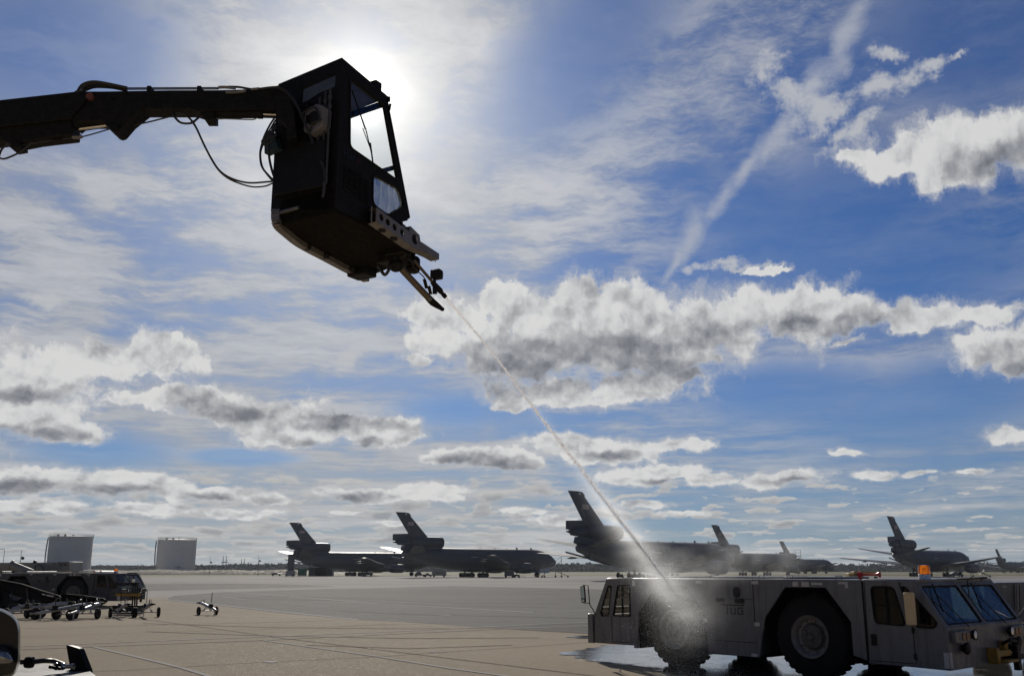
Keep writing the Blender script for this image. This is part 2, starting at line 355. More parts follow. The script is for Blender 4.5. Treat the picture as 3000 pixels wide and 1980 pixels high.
    def panel(s, outline, holes, fn, t0, t1):
        """flat panel with openings, thickness t0..t1"""
        for side, t in ((0, t0), (1, t1)):
            loops = []; edges = []
            for lp in [outline] + holes:
                vv = [s.bm.verts.new(s.M @ Vector(fn(a, b, t))) for a, b in lp]; loops.append(vv)
                edges += [s.bm.edges.new((vv[i], vv[(i+1) % len(vv)])) for i in range(len(vv))]
            bmesh.ops.triangle_fill(s.bm, use_beauty=True, use_dissolve=False, edges=edges)
            if side == 0: first = loops
        for A, B in zip(first, loops):
            for i in range(len(A)):
                j = (i + 1) % len(A); s.bm.faces.new((A[i], A[j], B[j], B[i]))
        return s
    def sheet(s, pts): return s._add(pts, [tuple(range(len(pts)))])
    def ico(s, c, r, sub=1, sc=(1, 1, 1)):
        m = s.M @ Matrix.Translation(c) @ Matrix.Diagonal((*(r * q for q in sc), 1))
        bmesh.ops.create_icosphere(s.bm, subdivisions=sub, radius=1.0, matrix=m); return s
    def build(s, name, m, parent=None, bevel=0.0, smooth=True, norm=True):
        if norm: bmesh.ops.recalc_face_normals(s.bm, faces=s.bm.faces)
        me = bpy.data.meshes.new(name); s.bm.to_mesh(me); s.bm.free()
        if smooth:
            me.shade_smooth()
            try: me.set_sharp_from_angle(angle=R(35))
            except Exception: pass
        o = bpy.data.objects.new(name, me); COL.objects.link(o); o.parent = parent
        for q in (m if isinstance(m, (list, tuple)) else [m]): me.materials.append(q)
        if bevel:
            b = o.modifiers.new('bevel', 'BEVEL'); b.width = bevel; b.segments = 2; b.limit_method = 'ANGLE'; b.angle_limit = R(40)
        return o
def rrect(a0, b0, a1, b1, r, n=4):
    out = []
    for cx, cy, st in ((a1-r, b0+r, -90), (a1-r, b1-r, 0), (a0+r, b1-r, 90), (a0+r, b0+r, 180)):
        for k in range(n + 1):
            a = R(st + 90 * k / n); out.append((cx + r * math.cos(a), cy + r * math.sin(a)))
    return out
def rpoly(pts, r, n=4):
    """round the corners of a polygon"""
    out = []; N = len(pts)
    for i in range(N):
        p = Vector(pts[i]); a = (Vector(pts[i-1]) - p); b = (Vector(pts[(i+1) % N]) - p)
        rr = min(r, a.length * 0.45, b.length * 0.45); A = p + a.normalized() * rr; B = p + b.normalized() * rr
        for k in range(n + 1):
            t = k / n; q = A * (1-t)**2 + p * 2*t*(1-t) + B * t*t; out.append((q.x, q.y))
    return out
def spline(pts, n=6):
    """Catmull-Rom through points"""
    P = [Vector(p) for p in pts]; P = [P[0] * 2 - P[1]] + P + [P[-1] * 2 - P[-2]]; out = []
    for i in range(1, len(P) - 2):
        for k in range(n):
            t = k / n; a, b, c, d = P[i-1], P[i], P[i+1], P[i+2]
            out.append(0.5 * ((2*b) + (c-a)*t + (2*a-5*b+4*c-d)*t*t + (3*b-a-3*c+d)*t**3))
    out.append(P[-2]); return out
SEG = {'0':'abcdef','1':'bc','2':'abged','3':'abgcd','4':'fgbc','5':'afgcd','6':'afgedc','A':'abcefg'}
def strokes(mb, text, fn, x, y, w, h, t, gap, th):
    """block lettering from bars; fn(a, b) gives the point on the surface"""
    L = {'a':((0,1),(1,1)),'b':((1,1),(1,.5)),'c':((1,.5),(1,0)),'d':((0,0),(1,0)),'e':((0,0),(0,.5)),'f':((0,.5),(0,1)),'g':((0,.5),(1,.5))}
    for ch in text:
        for sg in SEG.get(ch, ''):
            (x0, y0), (x1, y1) = L[sg]; mb.bar(fn(x + x0*w, y + y0*h), fn(x + x1*w, y + y1*h), t, th)
        x += w + gap
# ---------------------------------------------------------------- materials
M = {}
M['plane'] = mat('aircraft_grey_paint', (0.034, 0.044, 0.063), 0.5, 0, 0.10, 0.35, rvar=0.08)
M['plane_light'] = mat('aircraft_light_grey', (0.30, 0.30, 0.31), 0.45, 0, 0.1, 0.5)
M['metal'] = mat('bare_steel', (0.16, 0.16, 0.165), 0.4, 0.7, 0.15, 8)
M['chrome'] = mat('polished_rod', (0.5, 0.49, 0.47), 0.18, 1.0, 0.05, 8)
M['alu'] = mat('weathered_aluminium', (0.22, 0.21, 0.21), 0.5, 0.6, 0.18, 10)
M['black'] = mat('black_paint', (0.008, 0.008, 0.009), 0.55, 0, 0.3, 12, spec=0.2)
M['rubber'] = mat('black_rubber', (0.006, 0.006, 0.0065), 0.85, 0, 0.3, 20, 0.3, 60, spec=0.3)
M['hose'] = mat('rubber_hose', (0.014, 0.014, 0.015), 0.5, 0, 0.2, 20)
M['boom'] = mat('dark_boom_paint', (0.010, 0.010, 0.0105), 0.65, 0, 0.4, 14, 0.25, 90, spec=0.15)
M['cabdark'] = mat('dark_cab_paint', (0.009, 0.009, 0.010), 0.6, 0, 0.3, 9, 0.15, 60, spec=0.15)
M['lining'] = mat('blue_grey_cab_lining', (0.10, 0.12, 0.20), 0.7, 0, 0.1, 4)
M['under'] = mat('rusty_underside_paint', (0.010, 0.0092, 0.0082), 0.85, 0, 0.45, 16, 0.3, 50, spec=0.08)
M['tug'] = mat('grey_tug_paint', (0.118, 0.124, 0.138), 0.42, 0, 0.13, 2.2, 0.10, 30, streak=0.5)
M['tugdark'] = mat('dark_chassis', (0.004, 0.004, 0.005), 0.9, 0, 0.3, 10, spec=0.04)
M['hub'] = mat('grimy_hub', (0.07, 0.068, 0.065), 0.6, 0.1, 0.3, 14)
M['rim'] = mat('dusty_grey_rim', (0.17, 0.165, 0.16), 0.5, 0.2, 0.25, 12)
M['white'] = mat('white_paint', (0.70, 0.70, 0.68), 0.5, 0, 0.08, 6)
M['label'] = mat('faded_sticker', (0.42, 0.42, 0.42), 0.5, 0, 0.25, 40)
M['yellow'] = mat('yellow_paint', (0.26, 0.15, 0.015), 0.5, 0, 0.3, 10)
M['beige'] = mat('beige_mirror_back', (0.55, 0.43, 0.25), 0.45, 0, 0.08, 6)
M['red'] = mat('red_plastic', (0.55, 0.02, 0.015), 0.3, 0, 0.1, 6)
M['teal'] = mat('green_container_paint', (0.01, 0.10, 0.08), 0.6, 0, 0.2, 3)
M['tank'] = mat('white_tank_paint', (0.70, 0.67, 0.63), 0.6, 0, 0.06, 0.15)
M['trail'] = mat('galvanised_towbar', (0.30, 0.32, 0.36), 0.4, 0.6, 0.2, 8)
M['lens'] = mat('lamp_lens', (0.75, 0.76, 0.78), 0.1, 0.3, 0.1, 10)
M['rib'] = mat('dull_deck_rib', (0.20, 0.20, 0.205), 0.6, 0.3, 0.2, 8, spec=0.2)
M['seat'] = mat('black_vinyl', (0.02, 0.02, 0.02), 0.5, 0, 0.2, 9)
M['glass'] = glassmat('clear_glass', (0.93,0.95,0.96))
M['fogglass'] = glassmat('misted_glass', (0.93,0.94,0.95), 0.42, 1.0, 0.35, 0.7)
M['wetglass'] = glassmat('wet_blue_glass', (0.16, 0.28, 0.33), 0.62, 0.9, 0.46, 0.74)
M['darkglass'] = glassmat('dark_glass', (0.09, 0.10, 0.105), 0.08, 0.5, fk=0.6)
def emat(name, col, trans=True):
    m = bpy.data.materials.new(name); m.use_nodes = True; nt = m.node_tree; nt.nodes.clear(); g = G(nt)
    a = g.n('ShaderNodeBsdfTranslucent'); a.inputs[0].default_value = (*col, 1)
    b = g.n('ShaderNodeBsdfGlossy'); b.inputs['Roughness'].default_value = 0.1; b.inputs[0].default_value = (1, 1, 1, 1)
    d = g.n('ShaderNodeBsdfTransparent'); d.inputs[0].default_value = (*col, 1)
    x = g.n('ShaderNodeMixShader'); x.inputs[0].default_value = 0.35; nt.links.new(a.outputs[0], x.inputs[1]); nt.links.new(d.outputs[0], x.inputs[2])
    f = g.n('ShaderNodeFresnel'); y = g.n('ShaderNodeMixShader'); nt.links.new(f.outputs[0], y.inputs[0]); nt.links.new(x.outputs[0], y.inputs[1]); nt.links.new(b.outputs[0], y.inputs[2])
    o = g.n('ShaderNodeOutputMaterial'); nt.links.new(y.outputs[0], o.inputs[0]); return m
M['amber'] = emat('amber_lens', (1.0, 0.50, 0.06))
M['redlens'] = emat('red_lens', (0.8, 0.02, 0.02))
# ================================================================ ground
def groundmat(name, c0, c1, rough, sparkle, stain=0.25, big=0.03, streak=False):
    m = bpy.data.materials.new(name); m.use_nodes = True; nt = m.node_tree; g = G(nt); p = nt.nodes['Principled BSDF']
    pos = g.n('ShaderNodeNewGeometry').outputs['Position']
    n1 = g.noise(pos, big, 6, 0.6, dims='3D'); n2 = g.noise(pos, 3.5, 5, 0.7, dims='3D'); n3 = g.noise(pos, 55, 3, 0.8, dims='3D')
    mp = g.n('ShaderNodeMapping'); mp.inputs['Rotation'].default_value = (0, 0, R(6)); mp.inputs['Scale'].default_value = (0.012, 0.22, 1); nt.links.new(pos, mp.inputs[0])
    n4 = g.noise(mp.outputs[0], 1.0, 7, 0.65, dims='3D')
    c = g.mix(g.rng(n1, 0.35, 0.65), c0, c1)
    c = g.mix(g.m('MULTIPLY', g.rng(n2, 0.35, 0.75), 0.22), c, tuple(q * 0.6 for q in c0))
    c = g.mix(g.m('MULTIPLY', g.rng(n4, 0.56, 0.70), stain), c, tuple(q * 0.45 for q in c0))
    c = g.mix(g.m('MULTIPLY', g.rng(n4, 0.42, 0.30), stain * 0.7), c, tuple(min(0.6, q * 1.5) for q in c1))
    c = g.mix(g.m('MULTIPLY', g.rng(n3, 0.60, 0.72), 0.55), c, tuple(min(0.8, q * 2.4) for q in c1))     # pale aggregate
    c = g.mix(g.m('MULTIPLY', g.rng(n3, 0.40, 0.30), 0.5), c, tuple(q * 0.4 for q in c0))
    g.put(p.inputs['Base Color'], c)
    vo = g.n('ShaderNodeTexVoronoi'); vo.inputs['Scale'].default_value = 44; nt.links.new(pos, vo.inputs['Vector'])
    spk = g.m('MULTIPLY', g.rng(g.xyz(vo.outputs['Color'])[0], 0.93, 0.99), sparkle)
    g.put(p.inputs['Roughness'], g.m('SUBTRACT', 0.30 + rough, g.m('MULTIPLY', spk, 0.55)))
    p.inputs['Specular IOR Level'].default_value = 0.06
    p.inputs['Diffuse Roughness'].default_value = 0.6
    b = g.n('ShaderNodeBump'); b.inputs['Strength'].default_value = 0.5; b.inputs['Distance'].default_value = 0.012
    nb = g.noise(pos, 38, 4, 0.7, dims='3D'); g.put(b.inputs['Height'], g.m('ADD', nb, g.m('MULTIPLY', spk, 0.6))); nt.links.new(b.outputs[0], p.inputs['Normal'])
    return m
M['concrete'] = groundmat('apron_concrete', (0.385, 0.295, 0.190), (0.53, 0.415, 0.275), 0.62, 0.6)
M['farconcrete'] = groundmat('far_apron_concrete', (0.36, 0.33, 0.29), (0.47, 0.44, 0.40), 0.6, 0.4, 0.45)
M['asphalt'] = groundmat('grey_asphalt', (0.12, 0.117, 0.112), (0.16, 0.157, 0.15), 0.6, 0.5, 0.3)
M['newasphalt'] = groundmat('dark_asphalt', (0.065, 0.062, 0.058), (0.09, 0.087, 0.082), 0.6, 0.8, 0.3)
M['paint'] = groundmat('worn_line_paint', (0.72, 0.70, 0.66), (0.80, 0.78, 0.74), 0.6, 0.1, 0.3)
M['faint'] = groundmat('faded_line_paint', (0.52, 0.48, 0.42), (0.64, 0.60, 0.53), 0.6, 0.1, 0.4)
M['joint'] = groundmat('joint_sealant', (0.035, 0.032, 0.03), (0.05, 0.046, 0.042), 0.7, 0.1, 0.2)
def grassmat():
    m = bpy.data.materials.new('dry_grass_field'); m.use_nodes = True; nt = m.node_tree; g = G(nt); p = nt.nodes['Principled BSDF']
    pos = g.n('ShaderNodeNewGeometry').outputs['Position']
    mp = g.n('ShaderNodeMapping'); mp.inputs['Scale'].default_value = (0.01, 0.035, 1); nt.links.new(pos, mp.inputs[0])
    n = g.noise(mp.outputs[0], 1.0, 7, 0.65, dims='3D'); n2 = g.noise(pos, 0.6, 5, 0.7, dims='3D')
    c = g.ramp(n, [(0.3, (0.045, 0.055, 0.018)), (0.5, (0.10, 0.095, 0.035)), (0.7, (0.17, 0.145, 0.075))])
    c = g.mix(g.m('MULTIPLY', n2, 0.5), c, (0.05, 0.055, 0.02)); g.put(p.inputs['Base Color'], c); p.inputs['Roughness'].default_value = 0.9
    p.inputs['Specular IOR Level'].default_value = 0.1
    return m
M['grass'] = grassmat()
def flatsheet(name, pts, m, z, label=None, sub=None, kind='structure'):
    b = MB(); b.sheet([(p[0], p[1], z) for p in pts]); o = b.build(name, m, smooth=False, norm=False); o['kind'] = kind
    if o.data.polygons and o.data.polygons[0].normal.z < 0: o.data.flip_normals()
    return o
flatsheet('ground', [(-6000, -200), (6000, -200), (6000, 9000), (-6000, 9000)], M['grass'], 0.0)
flatsheet('apron', [(-500, -60), (700, -60), (900, 372), (330, 366), (120, 352), (-60, 350), (-110, 322), (-500, 318)], M['farconcrete'], 0.004)
flatsheet('near_apron', [(-300, -50), (300, -50), (300, 62), (40, 74), (-60, 80), (-300, 84)], M['concrete'], 0.009)
flatsheet('far_runway', [(-1500, 560), (1500, 640), (1500, 700), (-1500, 620)], M['farconcrete'], 0.004)
flatsheet('taxiway', [(-900, 425), (1200, 470), (1200, 500), (-900, 452)], M['farconcrete'], 0.004)
def px(*pp): return [onz(*p) for p in pp]
A_ = lambda x, y: (400 + x * .2946, 1660 + y * .2946)
B_ = lambda x, y: (1000 + x * .3199, 1660 + y * .3199)
flatsheet('asphalt_pavement', px((488,1756),(494,1750),(512,1745),(570,1740),(636,1735),(842,1728),(1100,1722),(1320,1716),(1480,1719),(1760,1726),(2300,1733),(3400,1738),(4400,1765),(4400,1900),(3000,1850),(2300,1880),(1900,1866),(1733,1857),(1573,1848),(1393,1837),(1272,1828),(1153,1820),(1057,1816),(842,1797),(650,1776),(503,1760)), M['asphalt'], 0.012)
M['mark'] = groundmat('tyre_mark_rubber', (0.085, 0.083, 0.08), (0.11, 0.108, 0.104), 0.6, 0.2, 0.4)
flatsheet('asphalt_strip', px((-1500,1722),(-500,1714),(400,1710.5),(695,1709),(860,1712),(989,1717),(783,1722),(606,1726),(400,1731),(-200,1744),(-1500,1770)), M['asphalt'], 0.012)
flatsheet('dark_asphalt_patch', px((1409,1838),(1560,1831),(1733,1823.5),(1900,1818),(2300,1845),(2500,1890),(1900,1868),(1733,1857),(1573,1848)), M['newasphalt'], 0.016)
def line(name, pts, w, m, z=0.0195):
    P = [onz(*p) for p in pts] if len(pts[0]) == 2 else pts
    L = []; Rr = []
    for i, p in enumerate(P):
        t = (P[min(i+1, len(P)-1)] - P[max(i-1, 0)]); t.z = 0; t.normalize(); n = Vector((-t.y, t.x, 0)) * w / 2
        L.append(p + n); Rr.append(p - n)
    b = MB()
    for i in range(len(P) - 1):
        b.sheet([(*Rr[i][:2], z), (*Rr[i+1][:2], z), (*L[i+1][:2], z), (*L[i][:2], z)])
    o = b.build(name, m, smooth=False, norm=False); o['kind'] = 'structure'
    if o.data.polygons[0].normal.z < 0: o.data.flip_normals()
    return o
line('painted_line', [(-600,1690+8),(400,1747),(1048,1815.5),(1320,1803)], .22, M['paint'])
line('painted_line', [(1179,1794),(1320,1803)], .14, M['faint'])
line('painted_line', [(674,1733),(1100,1767.5),(1563,1794.5),(1733,1788),(2100,1779)], .24, M['paint'])
line('painted_line', [(1630,1809),(1733,1804.6),(1900,1800)], .12, M['faint'])
for a, b in (((647,1748),(721,1756.6)), ((862,1770),(968,1778)), ((1573,1735),(1611,1735.2))): line('painted_dash', [a, b], .3 if a[0] > 1500 else .16, M['paint'])
line('painted_line', [(60,1841),(400,1832),(989,1817.6)], .13, M['faint'])
line('painted_line', [(1000,1834),(1171,1826.5)], .09, M['faint'])
line('painted_line', [(60,1894),(400,1880),(1100,1853),(1409,1837.6),(1573,1829),(1733,1823),(2000,1816)], .15, M['paint'])
line('painted_line', [(60,1903),(400,1890),(768,1876),(1100,1860),(1448,1843.5),(1733,1832)], .15, M['faint'])
line('painted_line', [(768,1876),(1100,1923),(1320,1959),(1544,1990)], .15, M['faint'])
line('painted_line', [(271,1895),(400,1925),(530,1956.6),(640,1990)], .14, M['faint'])
line('pavement_joint', [(300,1803),(451,1818),(842,1871.5),(1100,1903),(1704,1977),(1800,1990)], .045, M['joint'])
line('pavement_joint', [(60,1978),(400,1963),(709,1944),(1100,1925),(1512,1897),(1900,1870)], .035, M['joint'])
line('pavement_joint', [(-400,1875),(60,1866),(700,1845),(1500,1820)], .03, M['joint'])
line('pavement_joint', [(-600,1712),(300,1708),(760,1706),(1300,1704)], .5, M['joint'])
line('pavement_joint', [(500,1709),(900,1713),(1300,1712)], .35, M['joint'])
M['mark2'] = groundmat('darkened_concrete', (0.30, 0.235, 0.16), (0.37, 0.30, 0.215), 0.6, 0.3, 0.4)
for P_, w_, m_ in (([(700,1752),(1000,1760),(1300,1775),(1600,1778)],.35,'mark'),([(760,1746),(1060,1753),(1360,1767),(1640,1768)],.30,'mark'),([(1050,1735),(1300,1740),(1650,1739)],.5,'mark'),([(1200,1729),(1500,1731),(1700,1733)],.6,'mark'),
    ([(1000,1790),(1200,1800),(1500,1806),(1730,1812)],.25,'mark'),([(420,1826),(800,1838),(1200,1842),(1560,1838)],.22,'mark2'),([(430,1850),(760,1862),(1200,1870),(1580,1868)],.20,'mark2'),([(900,1890),(1200,1900),(1500,1890)],.2,'mark2')):
    line('tyre_mark', P_, w_, M[m_], 0.0178)
for cx, cy, w in ((792,1940,48),(1270,1909,28),(1306,1910,16),(285,1868,10),(350,1874,10)):
    P = []
    for k in range(14):
        a = k / 14 * 2 * math.pi; P.append((cx + w/2 * math.cos(a) * random.uniform(.75, 1.1), cy + w * .055 * math.sin(a) * random.uniform(.6, 1.1)))
    flatsheet('paint_patch', px(*P), M['paint'], 0.02)
# wet ground and puddle around the washed tractor
def wetmat(name, edge):
    m = bpy.data.materials.new(name); m.use_nodes = True; nt = m.node_tree; g = G(nt); p = nt.nodes['Principled BSDF']
    pos = g.n('ShaderNodeNewGeometry').outputs['Position']
    p.inputs['Base Color'].default_value = (0.05, 0.045, 0.04, 1); p.inputs['Specular IOR Level'].default_value = 0.8
    n = g.noise(pos, 1.6, 6, 0.7, dims='3D'); g.put(p.inputs['Roughness'], g.rng(n, 0.45, 0.65, 0.02, 0.16))
    b = g.n('ShaderNodeBump'); b.inputs['Strength'].default_value = 0.22; b.inputs['Distance'].default_value = 0.006
    g.put(b.inputs['Height'], g.noise(pos, 14, 4, 0.6, dims='3D')); nt.links.new(b.outputs[0], p.inputs['Normal'])
    t = g.n('ShaderNodeBsdfTransparent'); x = g.n('ShaderNodeMixShader')
    at = g.n('ShaderNodeAttribute'); at.attribute_name = 'depth'
    k = g.m('ADD', at.outputs['Fac'], g.m('MULTIPLY', g.m('SUBTRACT', g.noise(pos, 1.3, 7, 0.7, dims='3D'), 0.5), edge))
    nt.links.new(g.rng(k, 0.30, 0.36), x.inputs[0]); nt.links.new(t.outputs[0], x.inputs[1]); nt.links.new(p.outputs[0], x.inputs[2])
    nt.links.new(x.outputs[0], nt.nodes['Material Output'].inputs[0]); return m
M['wet'] = wetmat('standing_water', 1.1)
def puddle(name, pts, z, label):
    P = [onz(*p) for p in pts]; c = sum(P, Vector()) / len(P); me = bpy.data.meshes.new(name)
    rings = 8; vs = []; fs = []; N = len(P)
    for r in range(rings + 1):
        for p in P: q = c.lerp(p, 1 - r / rings * 0.999); vs.append((q.x, q.y, z))
    for r in range(rings):
        for i in range(N): fs.append((r*N+i, r*N+(i+1)%N, (r+1)*N+(i+1)%N, (r+1)*N+i))
    me.from_pydata(vs, [], fs); me.update()
    at = me.attributes.new('depth', 'FLOAT', 'POINT')
    for i in range(len(vs)): at.data[i].value = min(1.0, (i // N) / rings * 2.0)
    o = bpy.data.objects.new(name, me); COL.objects.link(o); me.materials.append(M['wet']); o['kind'] = 'structure'
    if me.polygons[0].normal.z < 0: me.flip_normals()
    return o
puddle('puddle', [(1555,1908),(1640,1897),(1735,1884),(1850,1874),(2100,1890),(2300,1900),(2600,1905),(2800,1915),(3150,1915),(3400,1960),(3300,2100),(2700,2200),(2300,2120),(2150,2010),(1960,1985),(1850,1962),(1740,1946),(1650,1935),(1590,1921)], 0.024, '')
puddle('puddle', [(1640,1866),(1690,1862),(1760,1863),(1850,1868),(1760,1872),(1690,1871)], 0.024, '')
# berm and the distant tree line
def berm():
    b = MB(); P = [(-140, 0.0), (-120, 2.4), (120, 2.4), (150, 0.0)]
    for i, (cx, cy, L, h) in enumerate(((-205, 438, 150, 2.0),)):
        n = 40; vs = []; fs = []
        for k in range(n + 1):
            x = cx - L + 2 * L * k / n; hh = h * min(1, min(k, n - k) / 5) * (1 + 0.12 * math.sin(k * 1.7))
            vs += [(x, cy - 9, 0.0), (x, cy - 4, hh), (x, cy + 3, hh), (x, cy + 8, 0.0)]
        for k in range(n):
            for j in range(3): fs.append((k*4+j, (k+1)*4+j, (k+1)*4+j+1, k*4+j+1))
        b._add(vs, fs)
    o = b.build('berm', mat('berm_soil', (0.13, 0.115, 0.085), 0.9, 0, 0.3, 0.3)); o['kind'] = 'structure'
berm()
def treeline():
    rng = random.Random(3); b = MB(); me = bpy.data.meshes.new('tree_line'); vs = []; fs = []
    def leafblob(c, r):
        for k in range(26):
            d = Vector((rng.gauss(0, 1), rng.gauss(0, 1), rng.gauss(0, 1))).normalized() * r * rng.uniform(.35, 1.0); d.z *= .8
            p = c + d; s = r * rng.uniform(.18, .42); n0 = len(vs)
            u = Vector((rng.gauss(0,1), rng.gauss(0,1), rng.gauss(0,1))).normalized(); w = u.orthogonal().normalized() * s; v = u.cross(w).normalized() * s * .8
            vs.extend([p - w, p + v, p + w, p - v]); fs.append((n0, n0+1, n0+2, n0+3))
    x = -760.0
    while x < 1100:
        y = 1150 + rng.uniform(-25, 25); h = 9.3 + 1.6 * math.sin(x * .011) * math.sin(x * .0037) + rng.uniform(-.5, .7)
        if x > 350: h += 1.5
        if -20 < x < 60: h -= 1
        leafblob(Vector((x, y, h * .68)), h * .42); leafblob(Vector((x + 3, y - 8, h * .35)), h * .42)
        x += rng.uniform(2.6, 4.2)
    # wooded mass behind the crowns
    X = -780.0; n0 = len(vs); c = 0
    while X < 1120:
        h = 8.4 + 1.5 * math.sin(X * .011) * math.sin(X * .0037) + rng.uniform(-.5, .5); vs += [Vector((X, 1165, 0)), Vector((X, 1168, h)), Vector((X, 1200, h * .8))]; c += 1; X += 6
    for k in range(c - 1):
        for j in (0, 1): a = n0 + k*3 + j; fs.append((a, a+3, a+4, a+1))
    me.from_pydata([tuple(v) for v in vs], [], fs); me.update(); o = bpy.data.objects.new('tree_line', me); COL.objects.link(o)
    me.materials.append(mat('distant_foliage', (0.035, 0.05, 0.055), 0.9, 0, 0.35, 0.12)); tag(o, 'low dark wood stretching along the horizon behind the airfield', 'trees', kind='stuff')
treeline()
# ================================================================ tow tractors
TL, TW = 8.70, 3.46      # length along u (0 at the near front corner, negative to the rear cab), width v
S = lambda a, b, t: Vector((a, t, b))                 # side panels: (u, z) at depth v
def wheel(parent, u, v, side, r=0.785, rr=0.40, wdt=0.55):
    """big tyre with chunky tread; side=-1 faces the camera side"""
    w = MB(); prof = [(0, rr*.98), (0, rr*1.04), (.03, r*.80), (.07, r*.95), (.13, r), (wdt-.13, r), (wdt-.07, r*.95), (wdt-.03, r*.80), (wdt, rr*1.04), (wdt, rr*.98)]
    ax = (0, -side, 0) if side > 0 else (0, 1, 0)
    w.lathe((u, v, r), ax, prof, 48, closed=False)
    for k in range(30):
        a = 2 * math.pi * k / 30
        for q in (0.13, 0.33):
            c = Vector((u + math.cos(a) * (r - .005), v + (q + .09) * (1 if side < 0 else -1), r + math.sin(a) * (r - .005)))
            w.box(c, (.05, .20, .09), ry=-a, rz=0)
    ty = w.build('wheel', M['rubber'], parent)
    q = MB(); s = side
    q.lathe((u, v - s*-.0 + (0.0), r), ax, [(-.015, rr*.98), (-.02, rr), (.0, rr*1.02), (.02, rr*.92), (.035, rr*.90), (.05, rr*.86), (.12, rr*.80), (.14, rr*.60)], 40, closed=False)
    rim = q.build('rim', M['rim'], ty)
    q = MB(); q.lathe((u, v, r), ax, [(.13, rr*.66), (.10, rr*.62), (.06, rr*.56), (.05, rr*.50), (.05, rr*.2), (.02, rr*.18), (.0, rr*.12)], 30)
    for k in range(3):
        a = 2 * math.pi * k / 3 + .5
        q.lathe((u + math.cos(a)*rr*.36, v + (.05 if side < 0 else -.05), r + math.sin(a)*rr*.36), (0, -1 if side < 0 else 1, 0), [(0, .055), (.025, .05), (.03, .03)], 12)
    for k in range(10):
        a = 2 * math.pi * k / 10
        q.lathe((u + math.cos(a)*rr*.74, v + (.10 if side < 0 else -.10), r + math.sin(a)*rr*.74), (0, -1 if side < 0 else 1, 0), [(0, .018), (.03, .016)], 6)
    q.build('hub', M['hub'], ty)
    return ty
def arch(c):      # wheel opening: six-sided, (u, z), walking from the rear foot over the top to the front foot
    return [(c - 1.00, .36), (c - .92, 1.12), (c - .42, 1.72), (c + .46, 1.72), (c + .94, 1.10), (c + .96, .36)]
